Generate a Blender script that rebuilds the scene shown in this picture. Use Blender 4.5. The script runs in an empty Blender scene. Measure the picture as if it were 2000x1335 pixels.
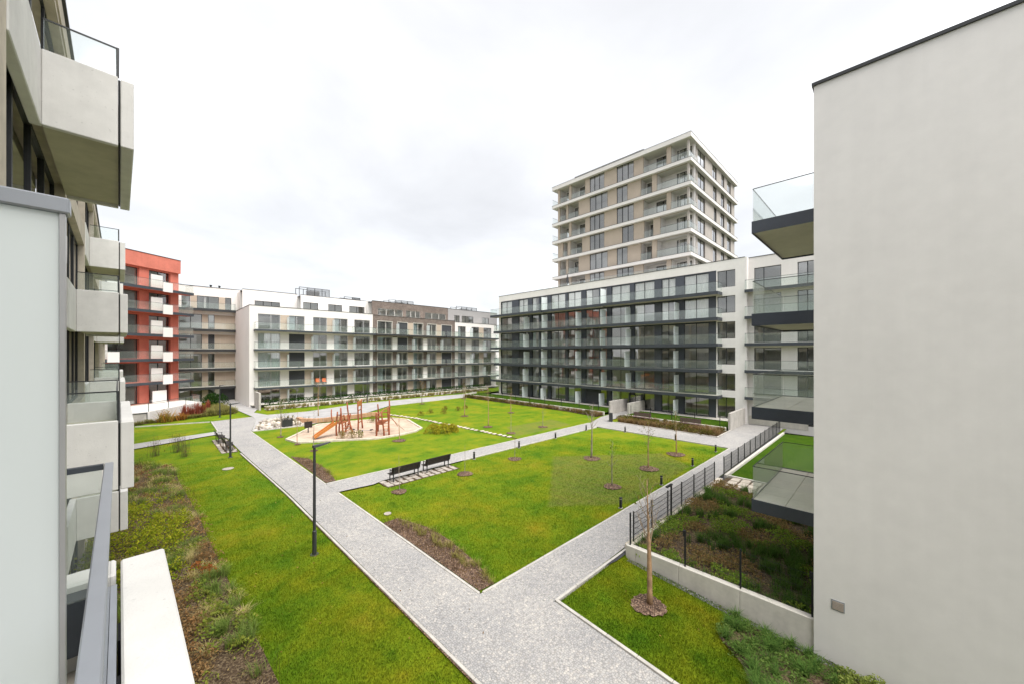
import bpy, bmesh, math, random
import numpy as np
from mathutils import Vector, Matrix, noise as mnoise

R = math.radians
scene = bpy.context.scene
col = scene.collection
random.seed(7)
rng = np.random.default_rng(11)

# ------------------------------------------------------------------ camera
cam_d = bpy.data.cameras.new('camera')
cam = bpy.data.objects.new('camera', cam_d)
col.objects.link(cam)
cam.location = (0, 0, 7.6)
cam.rotation_euler = (R(90), 0, -math.atan(710 / 725))
cam_d.sensor_width = 36
cam_d.lens = 725 / 2000 * 36
cam_d.shift_y = 22.5 / 2000
cam_d.clip_start = 0.05
cam_d.clip_end = 3000
scene.camera = cam

# ------------------------------------------------------------------ sky
SUN_EL, SUN_AZ = R(60), R(184)      # azimuth: clockwise from +Y
w = bpy.data.worlds.new('World')
scene.world = w
w.use_nodes = True
nt = w.node_tree
nt.nodes.clear()
def N(tree, typ, **kw):
    n = tree.nodes.new(typ)
    for k, v in kw.items():
        setattr(n, k, v)
    return n
wo = N(nt, 'ShaderNodeOutputWorld'); bg = N(nt, 'ShaderNodeBackground')
sky = N(nt, 'ShaderNodeTexSky', sky_type='NISHITA', sun_disc=False, sun_elevation=SUN_EL, sun_rotation=SUN_AZ)
tc = N(nt, 'ShaderNodeTexCoord'); sep = N(nt, 'ShaderNodeSeparateXYZ')
mx = N(nt, 'ShaderNodeMath', operation='MAXIMUM'); mx.inputs[1].default_value = 0.0
ad = N(nt, 'ShaderNodeMath', operation='ADD'); ad.inputs[1].default_value = 0.22
dvx = N(nt, 'ShaderNodeMath', operation='DIVIDE'); dvy = N(nt, 'ShaderNodeMath', operation='DIVIDE')
cmb = N(nt, 'ShaderNodeCombineXYZ')
n1 = N(nt, 'ShaderNodeTexNoise'); n1.inputs['Scale'].default_value = 1.1; n1.inputs['Detail'].default_value = 6
n1.inputs['Roughness'].default_value = 0.52; n1.inputs['Distortion'].default_value = 0.25
rmp = N(nt, 'ShaderNodeValToRGB')
rmp.color_ramp.elements[0].position = 0.26; rmp.color_ramp.elements[0].color = (0.268, 0.268, 0.271, 1)
rmp.color_ramp.elements[1].position = 0.72; rmp.color_ramp.elements[1].color = (0.80, 0.80, 0.803, 1)
e = rmp.color_ramp.elements.new(0.41); e.color = (0.310, 0.310, 0.313, 1); e = rmp.color_ramp.elements.new(0.53); e.color = (0.350, 0.350, 0.353, 1)
scl = N(nt, 'ShaderNodeVectorMath', operation='SCALE'); scl.inputs['Scale'].default_value = 8.2
mixw = N(nt, 'ShaderNodeMixRGB'); mixw.inputs[0].default_value = 0.93
L = nt.links.new
L(tc.outputs['Generated'], sep.inputs[0]); L(sep.outputs['Z'], mx.inputs[0]); L(mx.outputs[0], ad.inputs[0])
L(sep.outputs['X'], dvx.inputs[0]); L(ad.outputs[0], dvx.inputs[1]); L(sep.outputs['Y'], dvy.inputs[0]); L(ad.outputs[0], dvy.inputs[1])
L(dvx.outputs[0], cmb.inputs[0]); L(dvy.outputs[0], cmb.inputs[1]); L(cmb.outputs[0], n1.inputs['Vector'])
L(n1.outputs['Fac'], rmp.inputs[0]); L(rmp.outputs[0], scl.inputs[0])
L(sky.outputs[0], mixw.inputs[1]); L(scl.outputs[0], mixw.inputs[2]); L(mixw.outputs[0], bg.inputs['Color'])
bg.inputs['Strength'].default_value = 0.10
L(bg.outputs[0], wo.inputs[0])

# ------------------------------------------------------------------ sun (soft, behind thick cloud)
sd = bpy.data.lights.new('sun', 'SUN'); sd.energy = 1.5; sd.angle = R(50); sd.color = (1, 0.97, 0.92)
sun = bpy.data.objects.new('sun', sd); col.objects.link(sun)
dirv = Vector((math.sin(SUN_AZ) * math.cos(SUN_EL), math.cos(SUN_AZ) * math.cos(SUN_EL), math.sin(SUN_EL)))
sun.rotation_euler = dirv.to_track_quat('Z', 'Y').to_euler()

scene.view_settings.view_transform = 'Standard'
scene.view_settings.look = 'None'
scene.view_settings.exposure = 1.90
scene.view_settings.gamma = 1
scene.view_settings.use_curve_mapping = False
scene.cycles.max_bounces = 8
scene.cycles.diffuse_bounces = 4
scene.cycles.transparent_max_bounces = 24

# ------------------------------------------------------------------ materials
MAT = {}
def mat_new(name):
    m = bpy.data.materials.new(name); m.use_nodes = True
    t = m.node_tree; t.nodes.clear()
    out = N(t, 'ShaderNodeOutputMaterial'); b = N(t, 'ShaderNodeBsdfPrincipled')
    t.links.new(b.outputs[0], out.inputs[0])
    MAT[name] = m
    return m, t, b, out
def c4(c): return (c[0], c[1], c[2], 1)
def noise_node(t, vec, scale, detail=4, rough=0.55):
    n = N(t, 'ShaderNodeTexNoise'); n.inputs['Scale'].default_value = scale
    n.inputs['Detail'].default_value = detail; n.inputs['Roughness'].default_value = rough
    if vec is not None: t.links.new(vec, n.inputs['Vector'])
    return n
def ramp(t, fac, stops):
    r = N(t, 'ShaderNodeValToRGB'); els = r.color_ramp.elements
    while len(els) < len(stops): els.new(0.5)
    for e_, (p, c) in zip(els, stops): e_.position = p; e_.color = c4(c)
    t.links.new(fac, r.inputs[0]); return r
def mixc(t, a, b, fac, mode='MIX'):
    m = N(t, 'ShaderNodeMixRGB'); m.blend_type = mode
    for i, v in ((0, fac), (1, a), (2, b)):
        if hasattr(v, 'is_linked'): t.links.new(v, m.inputs[i])
        elif isinstance(v, (int, float)): m.inputs[i].default_value = v
        else: m.inputs[i].default_value = c4(v)
    return m.outputs[0]
def bump(t, b, h, strength, dist):
    n = N(t, 'ShaderNodeBump'); n.inputs['Strength'].default_value = strength; n.inputs['Distance'].default_value = dist
    t.links.new(h, n.inputs['Height']); t.links.new(n.outputs[0], b.inputs['Normal'])
def pos(t): return N(t, 'ShaderNodeNewGeometry').outputs['Position']
def mapped(t, vec, sc):
    m = N(t, 'ShaderNodeMapping'); m.inputs['Scale'].default_value = sc
    t.links.new(vec, m.inputs['Vector']); return m.outputs[0]

def surf(name, c, var=0.06, rough=0.85, s1=0.6, s2=9, bstr=0.15, streak=0.0, spec=0.3, metal=0.0, fine=60, pits=0.0):
    """general mineral / painted surface: broad blotches, fine grain, rain streaks"""
    m, t, b, o = mat_new(name); p = pos(t)
    n1 = noise_node(t, p, s1, 5); n2 = noise_node(t, p, s2, 4)
    d = tuple(x * (1 - var * 2.2) for x in c); l = tuple(min(1, x * (1 + var)) for x in c)
    a = ramp(t, n1.outputs['Fac'], [(0.3, d), (0.7, l)]).outputs[0]
    a = mixc(t, a, ramp(t, n2.outputs['Fac'], [(0.3, (1 - var * 1.6,) * 3), (0.7, (1, 1, 1))]).outputs[0], 1.0, 'MULTIPLY')
    if streak:
        n3 = noise_node(t, mapped(t, p, (3.5, 3.5, 0.12)), 1.0, 4)
        a = mixc(t, a, ramp(t, n3.outputs['Fac'], [(0.35, (1 - streak,) * 3), (0.6, (1, 1, 1))]).outputs[0], 1.0, 'MULTIPLY')
    if pits:
        n4 = noise_node(t, p, 26, 2, 0.4)
        a = mixc(t, a, ramp(t, n4.outputs['Fac'], [(0.25, (1 - pits,) * 3), (0.31, (1, 1, 1))]).outputs[0], 1.0, 'MULTIPLY')
    t.links.new(a, b.inputs['Base Color'])
    b.inputs['Roughness'].default_value = rough; b.inputs['Specular IOR Level'].default_value = spec; b.inputs['Metallic'].default_value = metal
    if bstr: bump(t, b, noise_node(t, p, fine, 3).outputs['Fac'], bstr, 0.01)
    return m
surf('plaster_white', (0.80, 0.765, 0.745), 0.025, s1=0.25, streak=0.03)
surf('plaster_warm', (0.82, 0.795, 0.765), 0.028, s1=0.3, s2=3.0, streak=0.02)
surf('plaster_bright', (0.76, 0.73, 0.705), 0.02, s1=0.3, streak=0.02)
surf('plaster_beige', (0.47, 0.39, 0.315), 0.04, s1=0.5)
surf('plaster_red', (0.64, 0.20, 0.145), 0.07, s1=0.7, streak=0.06)
surf('plaster_grey', (0.33, 0.32, 0.32), 0.04)
surf('cladding_tan', (0.50, 0.42, 0.345), 0.04, s1=0.6)
surf('cladding_taupe', (0.46, 0.42, 0.385), 0.04)
surf('concrete_beige', (0.60, 0.53, 0.43), 0.09, s1=0.9, s2=6, streak=0.10, bstr=0.3)
surf('concrete_white', (0.72, 0.705, 0.675), 0.05, s1=0.8, s2=5, streak=0.05, bstr=0.2, pits=0.16)
surf('concrete_grey', (0.52, 0.49, 0.45), 0.08, s1=1.2, s2=7, streak=0.12, bstr=0.3)
surf('concrete_light', (0.66, 0.625, 0.56), 0.06, s1=1.5, s2=9, streak=0.06, bstr=0.25)
surf('soffit', (0.52, 0.485, 0.37), 0.08, s1=0.8, s2=4)
surf('soffit_light', (0.55, 0.51, 0.44), 0.05, s1=0.8, s2=4)
surf('slab_floor', (0.50, 0.46, 0.40), 0.05)
surf('tile_beige', (0.80, 0.735, 0.63), 0.05, s1=1.5, rough=0.6)
surf('anthracite', (0.052, 0.060, 0.072), 0.08, rough=0.5, spec=0.4, bstr=0)
surf('anthracite_blue', (0.055, 0.064, 0.082), 0.06, rough=0.38, spec=0.5, bstr=0)
surf('metal_dark', (0.035, 0.037, 0.040), 0.08, rough=0.45, spec=0.45, bstr=0)
surf('metal_black', (0.022, 0.023, 0.025), 0.1, rough=0.5, spec=0.4, bstr=0)
surf('metal_grey', (0.34, 0.36, 0.395), 0.05, rough=0.38, spec=0.5, bstr=0, metal=0.3)
surf('metal_light', (0.42, 0.42, 0.43), 0.05, rough=0.4, spec=0.5, bstr=0, metal=0.3)
surf('frame_light', (0.52, 0.50, 0.46), 0.03, rough=0.5, bstr=0)
surf('room_wall', (0.78, 0.76, 0.72), 0.04)
surf('room_floor', (0.32, 0.25, 0.18), 0.08)
surf('blind_dark', (0.055, 0.058, 0.065), 0.05, rough=0.7, bstr=0)
surf('blind_light', (0.60, 0.57, 0.52), 0.04, rough=0.7)
surf('curtain_or_sky_white', (0.86, 0.86, 0.84), 0.03, rough=0.9)
surf('curtain', (0.50, 0.57, 0.58), 0.04, rough=0.9)
surf('orange_cloth', (0.75, 0.16, 0.02), 0.05)
surf('timber_orange', (0.46, 0.175, 0.075), 0.16, s1=2.5, s2=14, streak=0.2, bstr=0.3, rough=0.75)
surf('timber_red', (0.38, 0.115, 0.055), 0.16, s1=2.5, s2=14, streak=0.2, bstr=0.3, rough=0.75)
surf('timber_slide', (0.50, 0.18, 0.04), 0.08, s1=2.5, rough=0.4, spec=0.5)
surf('bench_wood', (0.035, 0.027, 0.024), 0.15, s1=6, s2=30, rough=0.6)
surf('bench_purple', (0.14, 0.085, 0.085), 0.12, s1=6, s2=30, rough=0.6)
surf('bark', (0.46, 0.29, 0.165), 0.16, s1=5, s2=28, bstr=0.5)
surf('bark_grey', (0.36, 0.30, 0.24), 0.16, s1=5, s2=28, bstr=0.5)
surf('twig', (0.32, 0.24, 0.16), 0.1, s1=5)
surf('rock', (0.46, 0.41, 0.36), 0.14, s1=2.2, s2=14, bstr=0.5)
surf('stone_pale', (0.66, 0.585, 0.49), 0.13, s1=2.2, s2=14, bstr=0.5)
surf('kerb', (0.52, 0.495, 0.455), 0.10, s1=1.6, s2=12, bstr=0.3)
surf('rope', (0.30, 0.22, 0.14), 0.1)
surf('roofing', (0.16, 0.16, 0.165), 0.1)
surf('bitumen', (0.055, 0.055, 0.060), 0.2, s1=4, s2=40)

def glass_mat(name, tint, refl=1.0, ior=1.5, rough=0.0, sky_sheen=0.0):
    m = bpy.data.materials.new(name); m.use_nodes = True; t = m.node_tree; t.nodes.clear()
    out = N(t, 'ShaderNodeOutputMaterial'); tr = N(t, 'ShaderNodeBsdfTransparent'); gl = N(t, 'ShaderNodeBsdfGlossy')
    tr.inputs[0].default_value = c4(tint); gl.inputs['Roughness'].default_value = rough
    ge = N(t, 'ShaderNodeNewGeometry'); dt = N(t, 'ShaderNodeVectorMath', operation='DOT_PRODUCT'); t.links.new(ge.outputs['Normal'], dt.inputs[0]); t.links.new(ge.outputs['Incoming'], dt.inputs[1])
    ab = N(t, 'ShaderNodeMath', operation='ABSOLUTE'); t.links.new(dt.outputs['Value'], ab.inputs[0])
    om = N(t, 'ShaderNodeMath', operation='SUBTRACT'); om.inputs[0].default_value = 1.0; t.links.new(ab.outputs[0], om.inputs[1])
    pw_ = N(t, 'ShaderNodeMath', operation='POWER'); pw_.inputs[1].default_value = 5.0; t.links.new(om.outputs[0], pw_.inputs[0])
    fr = N(t, 'ShaderNodeMath', operation='MULTIPLY_ADD'); fr.inputs[1].default_value = 0.96; fr.inputs[2].default_value = 0.04; t.links.new(pw_.outputs[0], fr.inputs[0])   # same from both sides of a thin pane
    ml = N(t, 'ShaderNodeMath', operation='MULTIPLY'); ml.inputs[1].default_value = refl; ml.use_clamp = True
    mx_ = N(t, 'ShaderNodeMixShader')
    t.links.new(fr.outputs[0], ml.inputs[0]); t.links.new(ml.outputs[0], mx_.inputs[0])
    t.links.new(tr.outputs[0], mx_.inputs[1]); t.links.new(gl.outputs[0], mx_.inputs[2]); t.links.new(mx_.outputs[0], out.inputs[0])
    if sky_sheen:
        df = N(t, 'ShaderNodeBsdfDiffuse'); df.inputs[0].default_value = (0.74, 0.84, 0.79, 1); m2 = N(t, 'ShaderNodeMixShader'); m2.inputs[0].default_value = sky_sheen
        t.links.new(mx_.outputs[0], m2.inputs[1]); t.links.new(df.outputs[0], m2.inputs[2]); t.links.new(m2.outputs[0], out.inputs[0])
    MAT[name] = m
glass_mat('glass_pane', (0.955, 0.965, 0.96), 3.6)
glass_mat('glass_rail', (0.965, 0.985, 0.976), 1.0, sky_sheen=0.045)  # pale diffuse share paints the milky sky reflection into the balustrade glass

def frosted(name, c, alpha):
    m = bpy.data.materials.new(name); m.use_nodes = True; t = m.node_tree; t.nodes.clear()
    out = N(t, 'ShaderNodeOutputMaterial'); b = N(t, 'ShaderNodeBsdfPrincipled'); tl = N(t, 'ShaderNodeBsdfTranslucent')
    b.inputs['Base Color'].default_value = c4(c); b.inputs['Roughness'].default_value = 0.35; tl.inputs[0].default_value = c4(c)
    m1 = N(t, 'ShaderNodeMixShader'); m1.inputs[0].default_value = alpha
    t.links.new(b.outputs[0], m1.inputs[1]); t.links.new(tl.outputs[0], m1.inputs[2]); t.links.new(m1.outputs[0], out.inputs[0])
    MAT[name] = m
frosted('glass_frosted', (0.86, 0.905, 0.91), 0.4)

def lawn_mat(name, worn):
    m, t, b, o = mat_new(name); p = pos(t)
    a = noise_node(t, p, 0.30, 4, 0.6); bb = noise_node(t, p, 0.95, 5, 0.66); c = noise_node(t, p, 14, 4, 0.7)
    base = ramp(t, a.outputs['Fac'], [(0.28, (0.062, 0.146, 0.004)), (0.42, (0.118, 0.190, 0.005)), (0.58, (0.174, 0.212, 0.006)), (0.74, (0.242, 0.220, 0.013))]).outputs[0]
    med = ramp(t, bb.outputs['Fac'], [(0.30, (0.46, 0.68, 0.5)), (0.44, (0.88, 0.97, 0.9)), (0.54, (1, 1, 1)), (0.74, (1.30, 1.10, 1.0))]).outputs[0]
    x = mixc(t, base, med, 1.0, 'MULTIPLY')
    fine = ramp(t, c.outputs['Fac'], [(0.25, (0.62, 0.66, 0.6)), (0.55, (1.03, 1.03, 1)), (0.8, (1.25, 1.18, 1.1))]).outputs[0]
    x = mixc(t, x, fine, 1.0, 'MULTIPLY')
    if worn:
        s = noise_node(t, mapped(t, p, (1.0, 0.35, 1)), 1.6, 6, 0.7)
        x = mixc(t, x, (0.21, 0.195, 0.060), ramp(t, s.outputs['Fac'], [(0.34, (0.06,) * 3), (0.50, (0.24,) * 3), (0.68, (worn * 0.75,) * 3)]).outputs[0])
        s2 = noise_node(t, mapped(t, p, (1.0, 0.5, 1)), 0.7, 5, 0.7); x = mixc(t, x, (0.17, 0.135, 0.06), ramp(t, s2.outputs['Fac'], [(0.50, (0,) * 3), (0.68, (0.75,) * 3)]).outputs[0])
    wob = noise_node(t, p, 1.3, 4, 0.7)
    for poly in (((14.2, 11.9), (17.3, 9.35), (26.2, 9.5), (28.0, 12.3), (21.4, 17.5)), ((24.2, 24.2), (32.4, 24.0), (33.5, 27.6), (26.6, 28.0))):     # re-laid turf, thin and patchy
        prev = None
        for a_, b_ in zip(poly, poly[1:] + poly[:1]):
            l_ = math.hypot(b_[0] - a_[0], b_[1] - a_[1]); nx, ny = (b_[1] - a_[1]) / l_, -(b_[0] - a_[0]) / l_
            dp = N(t, 'ShaderNodeVectorMath', operation='DOT_PRODUCT'); dp.inputs[1].default_value = (nx, ny, 0); t.links.new(p, dp.inputs[0])
            sb = N(t, 'ShaderNodeMath', operation='SUBTRACT'); sb.inputs[1].default_value = a_[0] * nx + a_[1] * ny; t.links.new(dp.outputs['Value'], sb.inputs[0])
            if prev is None: prev = sb.outputs[0]
            else:
                mm = N(t, 'ShaderNodeMath', operation='MAXIMUM'); t.links.new(prev, mm.inputs[0]); t.links.new(sb.outputs[0], mm.inputs[1]); prev = mm.outputs[0]
        ad_ = N(t, 'ShaderNodeMath', operation='MULTIPLY_ADD'); ad_.inputs[1].default_value = 0.5; t.links.new(wob.outputs['Fac'], ad_.inputs[0]); t.links.new(prev, ad_.inputs[2])
        mask = ramp(t, ad_.outputs[0], [(0.08, (0.58,) * 3), (0.36, (0,) * 3)]).outputs[0]
        fl = noise_node(t, mapped(t, p, (1.5, 0.6, 1)), 2.2, 6, 0.75); brown = ramp(t, fl.outputs['Fac'], [(0.34, (0.11, 0.165, 0.02)), (0.52, (0.165, 0.175, 0.04)), (0.68, (0.16, 0.12, 0.06))]).outputs[0]
        bk = N(t, 'ShaderNodeTexBrick'); bk.inputs['Scale'].default_value = 1; bk.inputs['Brick Width'].default_value = 1.6; bk.inputs['Row Height'].default_value = 0.45; bk.inputs['Mortar Size'].default_value = 0.03; t.links.new(p, bk.inputs['Vector'])
        brown = mixc(t, brown, (0.07, 0.07, 0.03), ramp(t, bk.outputs['Fac'], [(0, (0,) * 3), (1, (0.45,) * 3)]).outputs[0])
        x = mixc(t, x, brown, mask)
    t.links.new(x, b.inputs['Base Color']); b.inputs['Roughness'].default_value = 0.9; b.inputs['Specular IOR Level'].default_value = 0.15
    bump(t, b, noise_node(t, p, 45, 3, 0.7).outputs['Fac'], 0.9, 0.03)
lawn_mat('lawn', 0.0)
def lush(name, c1, c2):
    m, t, b, o = mat_new(name); p = pos(t); a = noise_node(t, p, 1.0, 5); c = noise_node(t, p, 16, 4)
    x = mixc(t, ramp(t, a.outputs['Fac'], [(0.3, c1), (0.7, c2)]).outputs[0], ramp(t, c.outputs['Fac'], [(0.3, (0.5,) * 3), (0.6, (1,) * 3)]).outputs[0], 1, 'MULTIPLY')
    t.links.new(x, b.inputs['Base Color']); b.inputs['Roughness'].default_value = 1.0; b.inputs['Specular IOR Level'].default_value = 0.05
    bump(t, b, noise_node(t, p, 45, 3).outputs['Fac'], 0.8, 0.03)
lush('lawn_fresh', (0.038, 0.090, 0.006), (0.065, 0.120, 0.008))

def cobble_mat():
    m, t, b, o = mat_new('cobble'); p = pos(t)
    nz = noise_node(t, p, 1.2, 2)
    v = N(t, 'ShaderNodeTexVoronoi'); v.inputs['Scale'].default_value = 16.0; v.inputs['Randomness'].default_value = 0.62
    v2 = N(t, 'ShaderNodeTexVoronoi', feature='DISTANCE_TO_EDGE'); v2.inputs['Scale'].default_value = 16.0; v2.inputs['Randomness'].default_value = 0.62
    flat = mapped(t, p, (1, 1, 0)); t.links.new(flat, v.inputs['Vector']); t.links.new(flat, v2.inputs['Vector'])
    h = N(t, 'ShaderNodeSeparateColor'); t.links.new(v.outputs['Color'], h.inputs[0])
    stone = ramp(t, h.outputs[0], [(0.0, (0.315, 0.31, 0.31)), (0.35, (0.36, 0.355, 0.35)), (0.7, (0.39, 0.38, 0.372)), (0.92, (0.43, 0.41, 0.39)), (1, (0.48, 0.455, 0.43))]).outputs[0]
    joint = ramp(t, v2.outputs['Distance'], [(0.02, (0.66,) * 3), (0.14, (1.03,) * 3)]).outputs[0]
    x = mixc(t, stone, joint, 1.0, 'MULTIPLY')
    big = noise_node(t, p, 0.45, 5, 0.6)
    x = mixc(t, x, ramp(t, big.outputs['Fac'], [(0.3, (0.86, 0.86, 0.87)), (0.7, (1.08, 1.06, 1.03))]).outputs[0], 1.0, 'MULTIPLY')
    t.links.new(x, b.inputs['Base Color']); b.inputs['Roughness'].default_value = 0.8; b.inputs['Specular IOR Level'].default_value = 0.25
    bump(t, b, ramp(t, v2.outputs['Distance'], [(0.0, (0,) * 3), (0.2, (1,) * 3)]).outputs[0], 0.5, 0.012)
cobble_mat()
surf('asphalt', (0.40, 0.39, 0.385), 0.08, s1=0.8, s2=40, bstr=0.3)
def speckle(name, cols, scale, bs=0.8, bd=0.03):
    m, t, b, o = mat_new(name); p = pos(t)
    v = N(t, 'ShaderNodeTexVoronoi'); v.inputs['Scale'].default_value = scale; t.links.new(p, v.inputs['Vector'])
    h = N(t, 'ShaderNodeSeparateColor'); t.links.new(v.outputs['Color'], h.inputs[0])
    x = ramp(t, h.outputs[0], cols).outputs[0]
    big = noise_node(t, p, 0.9, 5, 0.6)
    x = mixc(t, x, ramp(t, big.outputs['Fac'], [(0.3, (0.72,) * 3), (0.7, (1.15,) * 3)]).outputs[0], 1.0, 'MULTIPLY')
    t.links.new(x, b.inputs['Base Color']); b.inputs['Roughness'].default_value = 0.95; b.inputs['Specular IOR Level'].default_value = 0.15
    bump(t, b, h.outputs[1], bs, bd)
speckle('mulch', [(0, (0.05, 0.033, 0.026)), (0.5, (0.125, 0.08, 0.058)), (0.85, (0.23, 0.15, 0.105)), (1, (0.36, 0.26, 0.18))], 30)
speckle('soil_bed', [(0, (0.045, 0.03, 0.02)), (0.5, (0.10, 0.068, 0.042)), (0.85, (0.17, 0.125, 0.075)), (1, (0.21, 0.16, 0.10))], 26)
speckle('sand', [(0, (0.45, 0.335, 0.255)), (0.5, (0.51, 0.39, 0.30)), (1, (0.56, 0.45, 0.355))], 30, 0.3, 0.01)
speckle('gravel_pale', [(0, (0.20, 0.17, 0.15)), (0.35, (0.42, 0.37, 0.33)), (0.7, (0.55, 0.50, 0.45)), (1, (0.68, 0.63, 0.58))], 6, 0.8, 0.05)
speckle('gravel_dark', [(0, (0.05, 0.05, 0.055)), (0.5, (0.13, 0.13, 0.135)), (1, (0.28, 0.27, 0.27))], 22)
speckle('earth', [(0, (0.04, 0.06, 0.02)), (0.5, (0.06, 0.075, 0.03)), (1, (0.09, 0.09, 0.05))], 8)

def brick_mat():
    m, t, b, o = mat_new('brick_wall'); tcn = N(t, 'ShaderNodeTexCoord'); mp = N(t, 'ShaderNodeMapping'); mp.inputs['Rotation'].default_value = (R(90), 0, 0)
    t.links.new(tcn.outputs['Object'], mp.inputs['Vector'])
    br = N(t, 'ShaderNodeTexBrick'); t.links.new(mp.outputs[0], br.inputs['Vector'])
    br.inputs['Scale'].default_value = 1; br.inputs['Brick Width'].default_value = 0.30; br.inputs['Row Height'].default_value = 0.09; br.inputs['Mortar Size'].default_value = 0.010
    br.inputs['Color1'].default_value = (0.115, 0.080, 0.064, 1); br.inputs['Color2'].default_value = (0.195, 0.150, 0.125, 1); br.inputs['Mortar'].default_value = (0.22, 0.20, 0.185, 1); br.inputs['Bias'].default_value = -0.1
    n_ = noise_node(t, tcn.outputs['Object'], 0.9, 5)
    x = mixc(t, br.outputs['Color'], ramp(t, n_.outputs['Fac'], [(0.3, (0.8,) * 3), (0.7, (1.15,) * 3)]).outputs[0], 1.0, 'MULTIPLY')
    t.links.new(x, b.inputs['Base Color']); b.inputs['Roughness'].default_value = 0.9
    bump(t, b, br.outputs['Fac'], -0.4, 0.01)
brick_mat()
def veg_mat(name, trans=0.42):
    m = bpy.data.materials.new(name); m.use_nodes = True; t = m.node_tree; t.nodes.clear()
    out = N(t, 'ShaderNodeOutputMaterial'); d = N(t, 'ShaderNodeBsdfDiffuse'); tl = N(t, 'ShaderNodeBsdfTranslucent'); at = N(t, 'ShaderNodeAttribute', attribute_name='tint')
    mx_ = N(t, 'ShaderNodeMixShader'); mx_.inputs[0].default_value = trans
    for n_ in (d, tl): t.links.new(at.outputs['Color'], n_.inputs[0])
    t.links.new(d.outputs[0], mx_.inputs[1]); t.links.new(tl.outputs[0], mx_.inputs[2]); t.links.new(mx_.outputs[0], out.inputs[0]); MAT[name] = m
veg_mat('plant')

# ------------------------------------------------------------------ mesh helpers
class MB:
    def __init__(s): s.v = []; s.f = []
    def quad(s, a, b, c, d): n = len(s.v); s.v += [a, b, c, d]; s.f.append((n, n + 1, n + 2, n + 3)); return s
    def box(s, x0, x1, y0, y1, z0, z1):
        n = len(s.v)
        s.v += [(x0, y0, z0), (x1, y0, z0), (x1, y1, z0), (x0, y1, z0), (x0, y0, z1), (x1, y0, z1), (x1, y1, z1), (x0, y1, z1)]
        s.f += [tuple(n + i for i in q) for q in ((3, 2, 1, 0), (4, 5, 6, 7), (0, 1, 5, 4), (1, 2, 6, 5), (2, 3, 7, 6), (3, 0, 4, 7))]
        return s
    def prism(s, poly, z0, z1):
        n = len(s.v); k = len(poly)
        s.v += [(p[0], p[1], z0) for p in poly] + [(p[0], p[1], z1) for p in poly]
        s.f.append(tuple(n + k + i for i in range(k))); s.f.append(tuple(n + k - 1 - i for i in range(k)))
        for i in range(k): j = (i + 1) % k; s.f.append((n + i, n + j, n + k + j, n + k + i))
        return s
    def tube(s, pts, rad, sides=6, cap=True):
        pts = [Vector(p) for p in pts]; n0 = len(s.v); m = len(pts)
        if not hasattr(rad, '__len__'): rad = [rad] * m
        for i, p in enumerate(pts):
            d = (pts[min(i + 1, m - 1)] - pts[max(i - 1, 0)]).normalized()
            a = d.cross(Vector((0, 0, 1)) if abs(d.z) < 0.9 else Vector((1, 0, 0))).normalized(); b = d.cross(a)
            for k in range(sides):
                an = 2 * math.pi * k / sides
                q = p + (a * math.cos(an) + b * math.sin(an)) * rad[i]; s.v.append((q.x, q.y, q.z))
        for i in range(m - 1):
            for k in range(sides):
                k2 = (k + 1) % sides
                s.f.append((n0 + i * sides + k, n0 + i * sides + k2, n0 + (i + 1) * sides + k2, n0 + (i + 1) * sides + k))
        if cap:
            s.f.append(tuple(n0 + k for k in reversed(range(sides)))); s.f.append(tuple(n0 + (m - 1) * sides + k for k in range(sides)))
        return s
    def mesh(s, name, mat, smooth=False):
        me = bpy.data.meshes.new(name); me.from_pydata(s.v, [], s.f); me.materials.append(MAT[mat])
        if smooth: me.shade_smooth()
        me.update(); return me
    def build(s, name, mat, parent=None, loc=(0, 0, 0), rot=None, smooth=False):
        return put(name, s.mesh(name, mat, smooth), parent, loc, rot)
def put(name, me, parent=None, loc=(0, 0, 0), rot=None):
    o = bpy.data.objects.new(name, me); col.objects.link(o); o.location = loc
    if rot: o.rotation_euler = rot
    if parent: o.parent = parent
    return o
def tag(o, label=None, cat=None, group=None, kind=None):
    for k, v in (('label', label), ('category', cat), ('group', group), ('kind', kind)):
        if v: o[k] = v
    return o
def thing(name, label, cat, loc=(0, 0, 0), rz=0.0, group=None):
    o = bpy.data.objects.new(name, None); col.objects.link(o); o.location = loc; o.rotation_euler = (0, 0, rz); o.empty_display_size = 0.3
    return tag(o, label, cat, group)
CACHE = {}
def cached(key, fn):
    if key not in CACHE: CACHE[key] = fn()
    return CACHE[key]
def boxm(w_, d_, h_, mat, bev=0.0):      # shared box mesh, origin at its lower corner
    def mk():
        me = MB().box(0, w_, 0, d_, 0, h_).mesh('box', mat)
        if bev:
            bm = bmesh.new(); bm.from_mesh(me); bmesh.ops.bevel(bm, geom=bm.edges[:], offset=bev, segments=1, affect='EDGES'); bm.to_mesh(me); bm.free()
        return me
    return cached(('b', round(w_, 3), round(d_, 3), round(h_, 3), mat, bev), mk)
def bx(name, x0, x1, y0, y1, z0, z1, mat, parent, bev=0.0):
    return put(name, boxm(x1 - x0, y1 - y0, z1 - z0, mat, bev), parent, (x0, y0, z0))

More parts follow.
